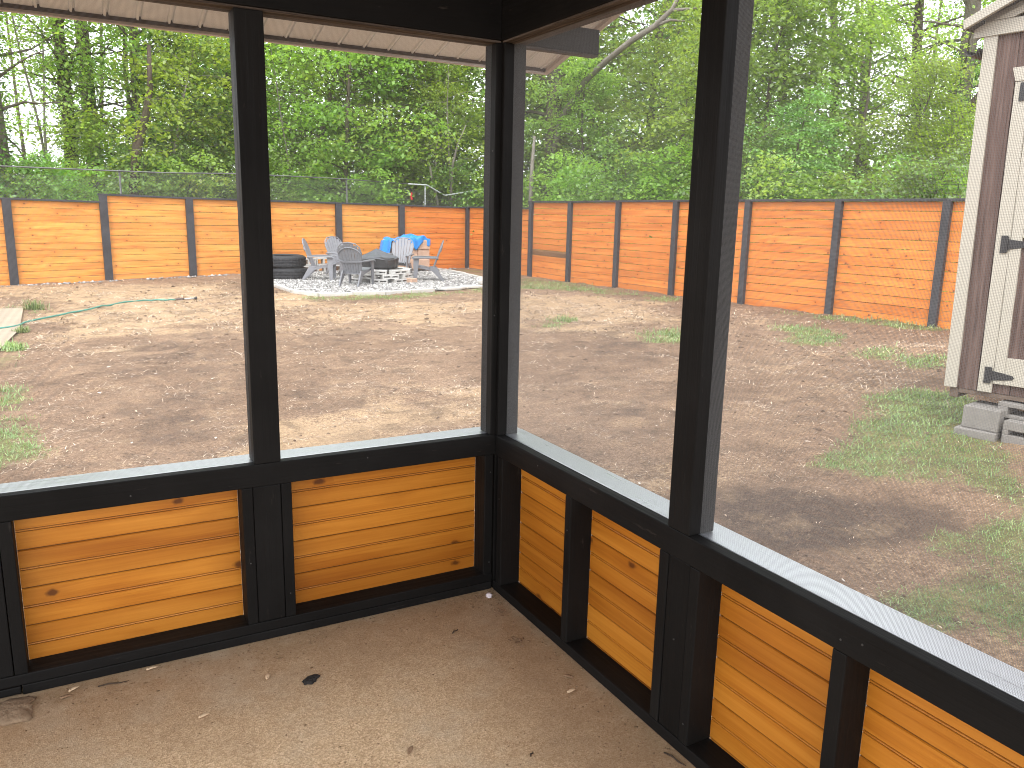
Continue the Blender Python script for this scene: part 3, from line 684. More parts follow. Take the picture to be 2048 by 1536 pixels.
# two big tyres lying on each other
def tyre_mesh():
    m=MB(); R,r,h=.50,.30,.285
    pr=[(r,.03),(r+.02,.008),(r+.10,0),(R-.05,.018),(R-.012,.04),(R,.075),(R,.105),(R-.014,.109),(R-.014,.117),(R,.121),(R,.139),(R-.014,.1425),(R-.014,.1475),(R,.151),(R,.17),(R-.014,.174),(R-.014,.182),(R,.186),(R,.215),(R-.012,h-.04),(R-.05,h-.018),(r+.10,h),(r+.02,h-.008),(r,h-.03)]
    n=len(pr)
    def f(u,v):
        a=2*math.pi*u; k=round(v*(n-1)); rr,z=pr[k]
        if 5<=k<=18 and int(u*72)%2==0 and k not in(9,10,13,14): rr-=.006
        return (rr*math.cos(a),rr*math.sin(a),z)
    m.grid(f,144,n-1,True); return m
ty=tyre_mesh().build("tyre",M['tyre'],smooth=False); tx,tyy=3.36,17.28
tag(ty,"big black tyre lying flat at the bottom of the two tyre stack","tyre",group="stacked tyres"); ty.location=(tx,tyy,G(tx,tyy)+.0)
t2=ty.copy(); COL.objects.link(t2); t2.location=(tx-.045,tyy+.02,G(tx,tyy)+.287); t2.rotation_euler=(.01,-.012,.7); tag(t2,"big black tyre resting on top of the other tyre")
# tan blocks under a blue tarp
bx,by=6.93,18.55; br=rad(8); bz=G(bx,by)+.09
BMX=Matrix.Translation((bx,by,bz))@Matrix.Rotation(br,4,'Z')
pal=thing("pallet","grey timber pallet under the pile of tan blocks","pallet",(bx,by,G(bx,by)),(0,0,br))
for xx in (-.5,0,.5): MB().box((xx-.045,-.35,0),(xx+.045,.35,.07)).build("bearer",M['skid'],pal)
for k in range(5): MB().box((-.6,-.35+k*.155,.0705),(.6,-.27+k*.155,.088)).build("deck_board",M['skid'],pal)
tb=None; PN=["bottom","middle","top"]
for lv in range(3):
    for k in range(3):
        m=MB(); w,d,h=.385,.62,.262
        m.grid(lambda u,v:(0,0,0),1,1) if False else None
        m.box((-w/2,-d/2,0),(w/2,d/2,h)); 
        o=m.build("tan_block",M['tanblock'],bevel=.02)
        p=BMX@Vector(((k-1)*.392+random.uniform(-.01,.01),random.uniform(-.025,.025),lv*.264)); put(o,"rough tan block in the %s row of the pile, %s"%(PN[lv],["beside the fire bowl","in the middle","at the right end"][k]),"block",p,br+random.uniform(-.03,.03),"pile of tan blocks")
tarp=MB(); rng=np.random.default_rng(5); ph=rng.uniform(0,6,8)
def tf(u,v):
    x=-.70+1.36*u; y=-.42+.84*v
    wr=.016*math.sin(11*x+3*y+ph[0])+.013*math.sin(17*x-9*y+ph[1])+.010*math.sin(7*y+23*x+ph[2])+.012*math.sin(31*x+ph[5]+4*y)
    z=.815+wr*1.3+ .055*math.exp(-((x-.15)/.35)**2)+.02*math.sin(5*x)
    ed=min(1,max(0,(.36-abs(y))/.03)); fall=0
    if y<-.335: fall=(-.335-y)/.085*(.17+.10*math.sin(4*x+1)+.05*math.sin(13*x)); y=-.345-.02*math.sin(9*x)-.012*math.sin(27*x)
    if y>.335: fall=(y-.335)/.085*.2; y=.35
    if x<-.575:
        q=(-.575-x)/.125; fall=max(fall,q*.52); x=-.60-.10*q-.03*math.sin(14*y)
    if x>.59: fall=max(fall,(x-.59)/.07*.10); x=.60+.012*math.sin(20*y)
    return (x,y,z-fall)
tarp.grid(tf,90,56); t_=tarp.build("blue_tarp",M['bluetarp'],smooth=True,solid=.003); t_.location=BMX.translation; t_.rotation_euler=(0,0,br)
tag(t_,"crumpled bright blue tarp draped over the pile of tan blocks","tarp")
# gravel bed and edging
gp_=MB(); poly=GRAVEL
N=40; cx=sum(p[0] for p in poly)/len(poly); cy=sum(p[1] for p in poly)/len(poly)
def gravel_z(x,y): return G(x,y)+.018
rim=[]; 
for i,p in enumerate(poly):
    q=poly[(i+1)%len(poly)]
    for k in range(6): rim.append((p[0]+(q[0]-p[0])*k/6,p[1]+(q[1]-p[1])*k/6))
for j in range(6):
    f0,f1=j/6,(j+1)/6
    for i,p in enumerate(rim):
        q=rim[(i+1)%len(rim)]; L=lambda pt,f:(cx+(pt[0]-cx)*f,cy+(pt[1]-cy)*f)
        pts=[L(p,f1),L(q,f1),L(q,f0),L(p,f0)] if j else [L(p,f1),L(q,f1),(cx,cy)]
        gp_.quad([(x,y,gravel_z(x,y)) for x,y in pts],[(x,y) for x,y in pts])
def _gravel():
    t=NT("pale_gravel"); o=t.obj(); v,vn=t.vor(o,26); r=t.sep(vn.outputs["Color"])[0]
    c=t.ramp(r,[(0,(.13,.125,.12)),(.4,(.28,.275,.26)),(.8,(.46,.45,.43)),(1,(.62,.60,.57))]); c=t.mix(t.mr(v,.25,.6,0,.55),c,(.12,.11,.09))
    c=t.mix(t.math('MULTIPLY',t.mr(t.noise(o,.9,4),.52,.66),.6),c,(.25,.24,.13))
    t.bump(v,-.8,.03); return t.fin(c,.95,.2)
M['gravel']=_gravel()
tag(gp_.build("gravel_bed",M['gravel']),"bed of pale gravel around the fire pit","gravel",kind="structure")
def in_poly(px,py,poly):
    ins=np.zeros(px.shape,bool); n=len(poly)
    for i in range(n):
        x0,y0=poly[i]; x1,y1=poly[(i+1)%n]
        c=((y0>py)!=(y1>py))&(px<(x1-x0)*(py-y0)/(y1-y0+1e-12)+x0); ins^=c
    return ins
def poly_sd(px,py,poly):
    d=np.full(px.shape,1e9); n=len(poly)
    for i in range(n):
        x0,y0=poly[i]; x1,y1=poly[(i+1)%n]; ex,ey=x1-x0,y1-y0
        t=np.clip(((px-x0)*ex+(py-y0)*ey)/(ex*ex+ey*ey+1e-12),0,1); d=np.minimum(d,np.hypot(px-x0-t*ex,py-y0-t*ey))
    return np.where(in_poly(px,py,poly),d,-d)
rng=np.random.default_rng(3)
x=rng.uniform(2.6,8.3,26000); y=rng.uniform(13.2,19.2,26000); k=poly_sd(x,y,GRAVEL)>.05; x,y=x[k][:14000],y[k][:14000]
oct_=np.array([(1,0,0),(0,1,0),(-1,0,0),(0,-1,0),(0,0,1),(0,0,-1)],float); of=np.array([(0,1,4),(1,2,4),(2,3,4),(3,0,4),(1,0,5),(2,1,5),(3,2,5),(0,3,5)])
sz=rng.uniform(.014,.038,len(x)); jit=rng.uniform(.6,1.3,(len(x),6,1)); V=oct_[None]*jit*sz[:,None,None]; V[:,:,2]*=.65
th=rng.uniform(0,6.28,len(x)); c_,s_=np.cos(th)[:,None],np.sin(th)[:,None]; vx=V[:,:,0]*c_-V[:,:,1]*s_; vy=V[:,:,0]*s_+V[:,:,1]*c_
V=np.stack([vx+x[:,None],vy+y[:,None],V[:,:,2]+(gz(x,y)+.022)[:,None]],-1)
def _gs():
    t=NT("gravel_stones"); r=t.attr("rnd"); return t.fin(t.ramp(r,[(0,(.11,.105,.10)),(.35,(.26,.25,.24)),(.75,(.44,.43,.41)),(1,(.66,.64,.61))]),.9,.2)
M['gstones']=_gs()
o=np_mesh("gravel",V.reshape(-1,3),(of[None]+(np.arange(len(x))*6)[:,None,None]).reshape(-1,3),M['gstones'],{"rnd":np.repeat(rng.random(len(x)),6)})
tag(o,"loose pale grey gravel stones spread around the fire pit","gravel",kind="stuff")
def edge_run(pts,lab):
    global edge0
    for (x0,y0),(x1,y1) in zip(pts[:-1],pts[1:]):
        L=math.hypot(x1-x0,y1-y0); n=max(1,round(L/.62))
        for k in range(n):
            f=(k+.5)/n; xx,yy=x0+(x1-x0)*f,y0+(y1-y0)*f; w=L/n-.012
            m=MB(); m.box((-w/2,-.05,-.06),(w/2,.05,.05+random.uniform(-.008,.012))); o=m.build("edging_stone",M['edging'],bevel=.008)
            put(o,lab,"edging stone",(xx,yy,G(xx,yy)+.005),math.atan2(y1-y0,x1-x0)+random.uniform(-.03,.03),"pale edging stones round the gravel")
edge_run([(2.69,15.67),(2.74,14.2),(3.05,13.42)],"pale concrete edging stone along the left side of the gravel")
edge_run([(3.05,13.42),(4.39,13.26),(5.6,13.52)],"pale concrete edging stone along the front of the gravel")
edge_run([(7.35,14.75),(7.95,15.89),(8.05,17.6),(8.13,19.2)],"pale concrete edging stone along the right side of the gravel")
for i,(x,y,r,l) in enumerate([(6.15,13.72,.3,"flat grey stone slab in the gap of the gravel edging"),(6.75,13.95,.1,"flat grey stone slab near the corner post at the gravel edge")]):
    o=MB().prism([(-.30,-.1),(.1,-.14),(.33,-.04),(.26,.12),(-.12,.15),(-.32,.06)],0,.05).build("stone_slab",M['edging'],bevel=.01); put(o,l,"stone",(x,y,G(x,y)),r)
o=MB().box((-.1,-.15,0),(.1,.15,.12)).build("tan_brick",M['tanblock'],bevel=.012); put(o,"tan rough brick on the gravel at the right front of the fire pit ring","brick",gp(5.78,15.35,-.01),.4)

# garden hose with its metal wand
hp=[(-4.6,9.0),(-3.4,10.1),(-2.27,10.71),(-1.92,11.40),(-1.383,12.233),(-.795,13.054),(-.322,13.495),(.0,13.52),(.269,13.484),(.36,13.53)]
pts=[]
for i in range(len(hp)-1):
    p0=Vector(hp[max(i-1,0)]); p1=Vector(hp[i]); p2=Vector(hp[i+1]); p3=Vector(hp[min(i+2,len(hp)-1)])
    for k in range(8):
        t=k/8; q=.5*((2*p1)+(p2-p0)*t+(2*p0-5*p1+4*p2-p3)*t*t+(3*p1-p0-3*p2+p3)*t**3)
        pts.append((q.x+.02*math.sin(i*3+t*5),q.y+.02*math.sin(i*2+t*6),G(q.x,q.y)+.022+.006*math.sin(i+t*4)))
hose=thing("garden_hose","green garden hose lying across the bare yard with a metal wand at its end","hose",(0,0,0))
MB().tube(pts,.014,8).build("hose_line",M['hose'],hose,smooth=True)
e=Vector(pts[-1]); d=Vector((.93,.30,0)).normalized()
MB().tube([e,e+d*.10,e+d*.11,e+d*.18],[.017,.024,.03,.024],10).build("coupling",M['brown_plastic'],hose,smooth=True)
MB().tube([e+d*.181,e+d*.26,e+d*.38],[.013,.016,.014],8).build("wand",M['galv_bright'],hose,smooth=True)
MB().tube([e+d*.381,e+d*.43],[.016,.034],10).build("nozzle",M['gutter'],hose,smooth=True)
# concrete path at the far left
PATH=[(-2.07,13.42),(-6.5,14.0),(-6.5,6.2),(-2.30,7.2),(-2.17,8.8),(-2.02,10.5)]
m=MB()
for i in range(14):
    for j in range(3):
        y0,y1=7.0+6.4*i/14,7.0+6.4*(i+1)/14
        xr=lambda y: float(np.interp(y,[7.0,8.8,10.5,13.42],[-2.32,-2.17,-2.03,-2.07]))
        a=lambda y,k: xr(y)-k*1.2
        P=[(a(y0,j),y0),(a(y1,j),y1),(a(y1,j+1),y1),(a(y0,j+1),y0)]; m.quad([(x,y,G(x,y)+.02) for x,y in P],P)
M['path']=simple("worn_tan_concrete",(.33,.27,.20),.95,.2,.18,3,.3,40)
tag(m.build("concrete_path",M['path']),"worn tan concrete path at the left edge of the yard","path",kind="structure")

# ================================================================== YARD GROUND
MULCH=[[(1.75,0.57),(2.09,0.43),(2.3,0.05),(2.52,-0.24),(2.44,-0.45),(2.18,-0.45),(1.77,-0.31),(1.45,-0.18),(1.39,0.16)],
 [(-1.73,6.99),(-0.9,9.01),(0.61,8.99),(0.58,7.8),(0.09,5.59),(-0.64,5.7),(-1.29,5.92)],
 [(-1.55,4.81),(-0.82,5.29),(-0.17,5.45),(-0.07,4.65),(-0.32,3.26),(-0.88,3.42),(-1.29,3.81)],
 [(1.15,8.47),(2.29,9.05),(2.78,8.23),(1.83,7.18),(1.05,7.15)],
 [(0.09,2.86),(0.66,3.19),(1.63,3.65),(1.64,3.39),(1.32,2.75),(0.63,2.68)],
 [(2.03,2.63),(3.19,3.0),(3.81,3.17),(2.18,1.25),(1.96,1.73)],
 [(5.85,2.41),(6.53,2.51),(6.36,2.18),(5.4,1.56),(5.12,1.71)],
 [(0.35,5.18),(0.91,5.77),(0.98,5.12),(0.55,4.31),(0.18,4.29)],
 [(3.98,6.04),(5.73,6.79),(5.38,5.26),(4.27,4.02),(3.56,4.51)]]
TAN=[[(-2.64,17.87),(2.13,16.71),(1.29,11.55),(0.82,9.74),(-0.74,9.67),(-1.86,8.64),(-2.07,11.78)],
 [(2.32,13.82),(2.85,12.65),(4.12,11.7),(5.73,11.53),(4.37,8.74),(2.97,8.73),(1.49,10.05)],
 [(-0.03,3.42),(0.56,3.64),(1.79,3.79),(1.27,2.59),(0.24,2.62),(-0.2,2.67)],
 [(7.04,12.05),(8.84,10.14),(7.0,6.84),(5.09,6.51),(4.92,8.49)]]
GRASS=[[(2.56,0.62),(3.09,0.8),(4.31,1.46),(4.87,1.53),(5.02,1.32),(4.43,0.34),(2.95,-0.49),(2.9,-0.25),(2.87,-0.04),(2.69,0.09),(2.61,0.3)],
 [(2.5,-0.5),(2.76,-0.6),(2.19,-0.92),(2.22,-0.77),(2.32,-0.64)],
 [(1.85,-0.88),(2.2,-0.92),(1.75,-1.2),(1.72,-1.08)],
 [(1.49,-0.77),(1.65,-0.84),(1.53,-0.94),(1.42,-0.9)],
 [(-2.06,6.45),(-1.95,6.39),(-1.88,5.63),(-2.0,5.26)],
 [(-1.97,4.85),(-1.76,4.84),(-1.72,4.36),(-1.84,4.1),(-1.92,3.85)],
 [(-1.93,4.0),(-1.83,3.87),(-1.83,3.52),(-1.9,3.43)],
 [(-2.04,14.41),(-1.8,14.46),(-1.76,12.87),(-1.96,12.75)],
 [(-2.14,9.2),(-2.01,9.14),(-1.98,8.51),(-2.11,8.46)],
 [(-2.11,10.91),(-2.08,10.9),(-2.05,9.98),(-2.09,10.0)],
 [(-2.15,8.21),(-2.05,8.28),(-2.03,7.46),(-2.11,7.5)],
 [(3.04,12.97),(4.18,12.98),(5.77,13.05),(6.9,13.82),(6.49,13.01),(4.34,12.29),(2.98,12.42)],
 [(8.89,19.7),(9.28,18.57),(8.26,16.54),(8.42,17.85)],
 [(9.04,15.75),(9.46,14.05),(9.52,12.27),(9.61,10.62),(9.12,10.02),(8.66,11.27),(8.17,12.46),(7.8,13.57)],
 [(5.28,8.32),(5.94,8.61),(5.55,7.85),(4.97,7.66)],
 [(5.99,6.37),(6.44,6.46),(5.57,5.43),(5.42,5.51)],
 [(9.59,7.45),(10.2,6.57),(10.41,5.15),(10.3,4.74),(9.89,4.48),(9.56,5.96)],
 [(6.87,3.02),(7.45,3.01),(6.63,2.47),(6.21,2.53)],
 [(8.21,5.95),(8.87,5.96),(7.15,4.4),(6.85,4.54)],
 [(7.27,3.82),(7.45,3.74),(6.82,3.27),(6.65,3.34)],
 [(2.22,-0.47),(2.34,-0.52),(2.26,-0.6),(2.16,-0.54)]]
def vnoise(x,y,s,seed):
    """smooth value noise, numpy"""
    r=np.random.default_rng(seed); T=r.random((256,256)); X=x/s+1000; Y=y/s+1000
    i=np.floor(X).astype(int); j=np.floor(Y).astype(int); f=X-i; g=Y-j; f=f*f*(3-2*f); g=g*g*(3-2*g)
    t=lambda a,b:T[a%256,b%256]
    return (t(i,j)*(1-f)+t(i+1,j)*f)*(1-g)+(t(i,j+1)*(1-f)+t(i+1,j+1)*f)*g
def fbm(x,y,s,seed,o=4):
    v=0;a=.5;t=0
    for k in range(o): v=v+a*vnoise(x,y,s/2**k,seed+k); t+=a; a*=.55
    return v/t
def cover(x,y):
    """weights: dark mulch / bare soil, dry tan grass, green grass"""
    n=(fbm(x,y,.9,11,5)-.5)*1.25; n2=fbm(x,y,1.8,31,4)-.5
    def w(polys,soft,k=.9):
        r=np.zeros(x.shape)
        for p in polys:
            cx,cy=np.mean([q[0] for q in p]),np.mean([q[1] for q in p]); dd=np.hypot(cx+1.43,cy+2.7)
            s=soft*(.5+dd*.12); r=np.maximum(r,np.clip((poly_sd(x,y,p)+n*k*s*3.4)/s*.5+.5,0,1))
        return r
    mu=np.maximum(w(MULCH[:1],.12,.5),w(MULCH[1:],.30)*np.clip(-.1+1.4*fbm(x,y,.35,15,4),0,1)*.75); ta=w(TAN,.30); gr=w(GRASS,.14)*np.clip(.1+1.7*fbm(x,y,.30,17,4),0,1)
    soil=np.clip(.5+n2*2.2+n*1.0,0,1)
    ta=np.clip(ta*.8+np.clip(n*2.0+n2*1.2,0,1)*.9,0,1)
    return mu*(1-gr),ta*(1-gr)*(1-.8*mu),gr,soil
def hbump(x,y,near=True):
    return (fbm(x,y,.16,51,3)-.5)*.055+(fbm(x,y,.6,61,3)-.5)*.05
def _ground():
    t=NT("bare_yard_soil"); o=t.obj(); mu,ta,gr,so=(t.attr(a) for a in ("mulch","tan","grass","soil"))
    n1=t.noise(o,46,5,.75); n2=t.noise(o,9,5,.7); n3=t.noise(o,130,3,.7)
    f=t.math('ADD',t.math('MULTIPLY',n1,.6),t.math('MULTIPLY',n3,.4))
    base=t.mix(so,t.ramp(f,[(.34,(0.073,0.044,0.029)),(.5,(0.216,0.136,0.087)),(.68,(0.490,0.338,0.222))]),t.ramp(f,[(.34,(0.117,0.069,0.044)),(.5,(0.297,0.194,0.125)),(.68,(0.583,0.414,0.281))]))
    dry=t.ramp(f,[(.32,(0.175,0.109,0.061)),(.5,(0.431,0.294,0.174)),(.68,(0.770,0.567,0.359))])
    mul=t.ramp(f,[(.34,(0.037,0.026,0.020)),(.55,(0.111,0.076,0.058)),(.72,(0.292,0.207,0.155))])
    grs=t.ramp(f,[(.34,(0.094,0.109,0.034)),(.55,(0.221,0.229,0.083)),(.72,(0.420,0.360,0.165))])
    sh=t.math('ADD',t.math('MULTIPLY',t.math('SUBTRACT',n2,.5),1.3),t.math('MULTIPLY',t.math('SUBTRACT',n1,.5),1.1))
    ap=lambda m:t.mr(t.math('ADD',m,sh),.25,.75)
    c=t.mix(ap(ta),base,dry); c=t.mix(t.math('MULTIPLY',ap(mu),.72),c,mul); c=t.mix(t.math('MULTIPLY',ap(gr),.75),c,grs)
    mot=t.noise(o,3.1,6,.72,.3); c=t.mix(t.math('MULTIPLY',t.mr(mot,.50,.36),.55),c,t.ramp(f,[(.34,(0.041,0.026,0.018)),(.66,(0.187,0.125,0.083))])); c=t.mix(t.math('MULTIPLY',t.mr(mot,.54,.68),.4),c,dry)
    t.bump(t.math('ADD',n1,t.math('MULTIPLY',n3,.6)),.9,.02); return t.fin(c,.97,.15)
M['ground']=_ground()
def ground_sheet(xs,ys,name,label,nz=True):
    X,Y=np.meshgrid(xs,ys,indexing='ij'); Z=gz(X,Y)
    lift=hbump(X,Y)
    flat=np.clip((np.maximum(np.abs(X+2.95)-3.05,np.abs(Y+2.95)-3.05))/.25,0,1)   # level under the slab edge
    Z=np.where((X<.14)&(Y<.14)&(X>-6.1)&(Y>-6.1),np.minimum(Z,-.06),Z)+lift*flat
    pd=poly_sd(X,Y,GRAVEL); Z=np.where(pd>-.1,np.minimum(Z,gz(X,Y)-.012),Z)
    Z=np.where((X<-1.98)&(Y>6.8)&(Y<13.6)&(X>-6),np.minimum(Z,gz(X,Y)-.006),Z)
    nx,ny=X.shape; idx=np.arange(nx*ny).reshape(nx,ny); F=np.stack([idx[:-1,:-1],idx[1:,:-1],idx[1:,1:],idx[:-1,1:]],-1).reshape(-1,4)
    mu,ta,gr,so=cover(X.ravel(),Y.ravel())
    o=np_mesh(name,np.stack([X,Y,Z],-1).reshape(-1,3),F,M['ground'],{"mulch":mu,"tan":ta,"grass":gr,"soil":so},smooth=True)
    return tag(o,label,"ground",kind="structure")
def dens(a,b,lo,hi,n0,g):
    """1-D spacing: fine inside lo..hi, growing outside"""
    c=list(np.arange(lo,hi+1e-6,n0)); s=n0; v=hi
    while v<b: s*=g; v+=s; c.append(min(v,b))
    s=n0; v=lo
    while v>a: s*=g; v-=s; c.insert(0,max(v,a))
    return np.array(c)
ground_sheet(dens(-300,300,-2.6,10.6,.055,1.25),dens(-300,300,-2.0,13.6,.055,1.2),"ground","bare brown yard soil with dry grass and dark mulch patches")

# straw, grass blades, clods, flakes: uncountable ground cover
def blades(name,x,y,L,W,up,rng,mat,label,cat,bend=.3):
    n=len(x); th=rng.uniform(0,2*math.pi,n); el=np.clip(rng.normal(up[0],up[1],n),.02,1.5)
    dx,dy,dz=np.cos(th)*np.cos(el),np.sin(th)*np.cos(el),np.sin(el); px,py=-np.sin(th),np.cos(th)
    z=gz(x,y)+hbump(x,y)+.002; B=np.stack([x,y,z],-1); D=np.stack([dx,dy,dz],-1); S=np.stack([px,py,np.zeros(n)],-1)
    L=L[:,None]; W=W[:,None]; mid=B+D*L*.55; tip=B+D*L; tip[:,2]-=(bend*L[:,0]*np.cos(el)); tip[:,2]=np.maximum(tip[:,2],z+.001)
    V=np.stack([B-S*W,B+S*W,mid+S*W*.8,tip,mid-S*W*.8],1); i=(np.arange(n)*5)[:,None,None]
    F=np.array([[0,1,2,4]])[None]+i; F2=np.array([[4,2,3,3]])[None]+i
    F3=np.concatenate([np.array([[0,1,2]])[None]+i,np.array([[0,2,4]])[None]+i,np.array([[4,2,3]])[None]+i],1).reshape(-1,3)
    rn=np.clip(rng.normal(.5,.25,n)+ (fbm(x,y,.5,77,2)-.5)*.8,0,1)
    o=np_mesh(name,V.reshape(-1,3),F3,M[mat],{"rnd":np.repeat(rn,5)}); return tag(o,label,cat,kind="stuff")
def outside(x,y): return ~((x<.2)&(y<.2)&(x>-6.2))&~((x>3.75)&(x<7)&(y<.6)&(y>-3.0))&(poly_sd(x,y,GRAVEL)<.02)&~((x<-1.98)&(y>6.9)&(y<13.5))
rng=np.random.default_rng(8)
def scatter(n,near,far):
    """points in the yard seen through the screens, thinner with distance"""
    d=near+(far-near)*rng.random(n)**1.0; b=np.radians(rng.uniform(-6,66,n)); x=-1.43+d*np.sin(b); y=-2.70+d*np.cos(b)
    k=outside(x,y)&(y<18.9+.124*x)&(x<9.6+.07*(16-np.minimum(y,16))); return x[k],y[k]
x,y=scatter(230000,2.0,21); mu,ta,gr,so=cover(x,y); cl=np.clip((fbm(x,y,.28,23,4)-.42)*5,0.05,1.6); k=rng.random(len(x))<cl*(.22+.75*ta+.25*so*(1-mu))*(1-.8*gr)*(1-.6*mu); x,y=x[k],y[k]
dist=np.hypot(x+1.43,y+2.7); sc=np.clip(dist/7,.6,1.9)
blades("straw",x,y,rng.uniform(.02,.075,len(x))*sc,rng.uniform(.0016,.0042,len(x))*sc,(.16,.17),rng,'straw',"dry tan straw and dead grass scattered over the soil","straw",.1)
x,y=scatter(900000,1.8,20); mu,ta,gr,so=cover(x,y); pch=fbm(x,y,.22,91,3); k=rng.random(len(x))<np.clip(gr*1.8-.25,0,1)*(.3+1.3*np.clip(pch-.3,0,1))*np.where(np.hypot(x+1.43,y+2.7)<9,1,.5); x,y=x[k],y[k]
dist=np.hypot(x+1.43,y+2.7); sc=np.clip(dist/7,.55,1.5)
blades("grass",x,y,rng.uniform(.02,.075,len(x))*sc,rng.uniform(.0016,.0036,len(x))*sc,(.6,.4),rng,'grass',"patches of green grass and clover growing in the bare yard","grass",.35)
for i,(x0,y0,r0,h0,l) in enumerate([(-1.90,13.25,.16,.20,"green grass tuft beside the concrete path past the hose"),(-2.02,8.75,.13,.14,"green grass tuft at the near edge of the concrete path"),(-2.0,10.35,.08,.12,"small grass tuft where the hose crosses the path edge"),(5.55,8.15,.22,.07,"low grey green weed patch in the dirt before the side fence"),(6.0,6.0,.24,.08,"low green weed patch left of the right porch post")]):
    n=160; g=np.random.default_rng(100+i); xx=g.normal(x0,r0*.5,n); yy=g.normal(y0,r0*.5,n)
    o=blades("grass_tuft",xx,yy,g.uniform(.5,1.1,n)*h0,g.uniform(.004,.008,n),(1.0,.3),g,'grass',l,"grass",.25); del o["kind"]
xx=rng.uniform(-3,9.3,420); yy=18.28+.124*xx+.0-np.abs(rng.normal(0,.10,420))+.10; n=420; sz=rng.gamma(2,.013,n).clip(.012,.06); J=oct_[None]*rng.uniform(.6,1.2,(n,6,1))*sz[:,None,None]
x2=np.full(160,9.35)+rng.normal(0,.05,160); y2=rng.uniform(3,16,160); x2=9.42+.083*(16-y2)-.02-np.abs(rng.normal(0,.08,160)); 
V=np.stack([J[:,:,0]+xx[:,None],J[:,:,1]+yy[:,None],J[:,:,2]*.7+gz(xx,yy)[:,None]+.01],-1)
tag(np_mesh("rubble",V.reshape(-1,3),(of[None]+(np.arange(n)*6)[:,None,None]).reshape(-1,3),M['gstones'],{"rnd":np.repeat(rng.random(n)*.6+.2,6)}),"small pale stones heaped along the foot of the back fence","rubble",kind="stuff")
x,y=scatter(16000,2.0,20); mu,ta,gr,so=cover(x,y); k=rng.random(len(x))<(.10+.35*(1-gr))*np.clip((fbm(x,y,.5,29,3)-.4)*5,.1,1); x,y=x[k],y[k]
n=len(x); z=gz(x,y)+hbump(x,y); sz=rng.gamma(2.2,.005,n).clip(.004,.032)*np.clip(np.hypot(x+1.4,y+2.7)/7,.7,1.6); J=oct_[None]*rng.uniform(.6,1.2,(n,6,1))*sz[:,None,None]; J[:,:,2]*=.6
V=np.stack([J[:,:,0]+x[:,None],J[:,:,1]+y[:,None],J[:,:,2]+z[:,None]],-1)
M['clods']=simple("soil_clods",(.17,.115,.08),.97,.1,.5,3)
tag(np_mesh("soil_clods",V.reshape(-1,3),(of[None]+(np.arange(n)*6)[:,None,None]).reshape(-1,3),M['clods']),"loose brown clods of soil lying over the yard","soil",kind="stuff")
x,y=scatter(900,2.0,17); n=len(x); z=gz(x,y)+hbump(x,y)+.012; th=rng.uniform(0,6.28,n); sz=rng.uniform(.010,.024,n)*np.clip(np.hypot(x+1.4,y+2.7)/7,.7,1.7); sz*=np.where(rng.random(n)<.22,1.25,.75)
lf=np.array([(-1,0,0),(-.2,.36,.12),(.8,.16,.03),(1,0,-.05),(.7,-.2,.08),(-.3,-.34,.0)]); V=lf[None]*sz[:,None,None]; c_,s_=np.cos(th)[:,None],np.sin(th)[:,None]
V=np.stack([V[:,:,0]*c_-V[:,:,1]*s_+x[:,None],V[:,:,0]*s_+V[:,:,1]*c_+y[:,None],V[:,:,2]+z[:,None]],-1)
def _fl():
    t=NT("pale_leaf_flakes"); r=t.attr("rnd"); return t.fin(t.ramp(r,[(0,(.22,.14,.09)),(.5,(.46,.35,.25)),(1,(.72,.66,.58))]),.85,.2)
M['flakes']=_fl(); i=(np.arange(n)*6)[:,None,None]
F=np.concatenate([np.array([[0,5,1]])[None]+i,np.array([[1,5,4]])[None]+i,np.array([[1,4,2]])[None]+i,np.array([[2,4,3]])[None]+i],1).reshape(-1,3)
tag(np_mesh("leaf_litter",V.reshape(-1,3),F,M['flakes'],{"rnd":np.repeat(rng.random(n),6)}),"pale dry leaf flakes and seed wings scattered on the soil","leaf litter",kind="stuff")

# ================================================================== BITS ON THE PORCH FLOOR
random.seed(77)
def seed_mesh(): 
    m=MB(); m.grid(lambda u,v:((u-.3)*.034,(v-.5)*.0105*math.sin(math.pi*(.12+.86*u))*1.4,.0035+.004*math.sin(u*3)+.002*math.sin(v*3.1)),8,4); m.tube([(-.011,0,.004),(-.007,.001,.006),(-.003,0,.004)],[.002,.004,.002],6); return m
for (x,y,r,mt,l) in [(-.954,-.245,1.2,'seed',"tan winged seed left of the dark mud lump on the porch floor"),(-1.172,-.368,.25,'seed',"pale tan winged seed alone in the open left of the porch floor"),(-.115,-.76,.1,'seed',"pale winged seed on the floor near the right knee wall"),(-.07,-.69,2.3,'leaf_dead',"brown winged seed just beyond the pale one by the right knee wall"),(-1.511,-.041,.5,'seed',"tan winged seed against the left base plate"),(-1.535,-.075,.1,'leaf_dead',"brown seed lying beside the flat stone"),(-1.285,-.022,.05,'seed',"thin tan seed tucked under the left base plate"),(-.68,-.801,.9,'leaf_dead',"small brown seed near the front of the floor")]:
    o=seed_mesh().build("maple_seed",M[mt],smooth=True,solid=.0008); put(o,l,"seed",(x,y,.0),r,"winged seeds on the porch floor")
def lump(r,sq,seed_):
    g=np.random.default_rng(seed_); ph=g.uniform(0,6,6); m=MB()
    def f(u,v):
        a=2*math.pi*u; p=math.pi*(v-.5); k=r*(1+.22*math.sin(2*a+ph[0])+.14*math.sin(3*a+ph[1]+3*p)+.10*math.sin(7*a+ph[2])*math.cos(p)+.06*math.sin(11*a+5*p+ph[3]))
        return (k*math.cos(p)*math.cos(a)*1.2,k*math.cos(p)*math.sin(a),max(0,sq*r*math.sin(p)+.4*sq*r))
    m.grid(f,32,12,True); return m
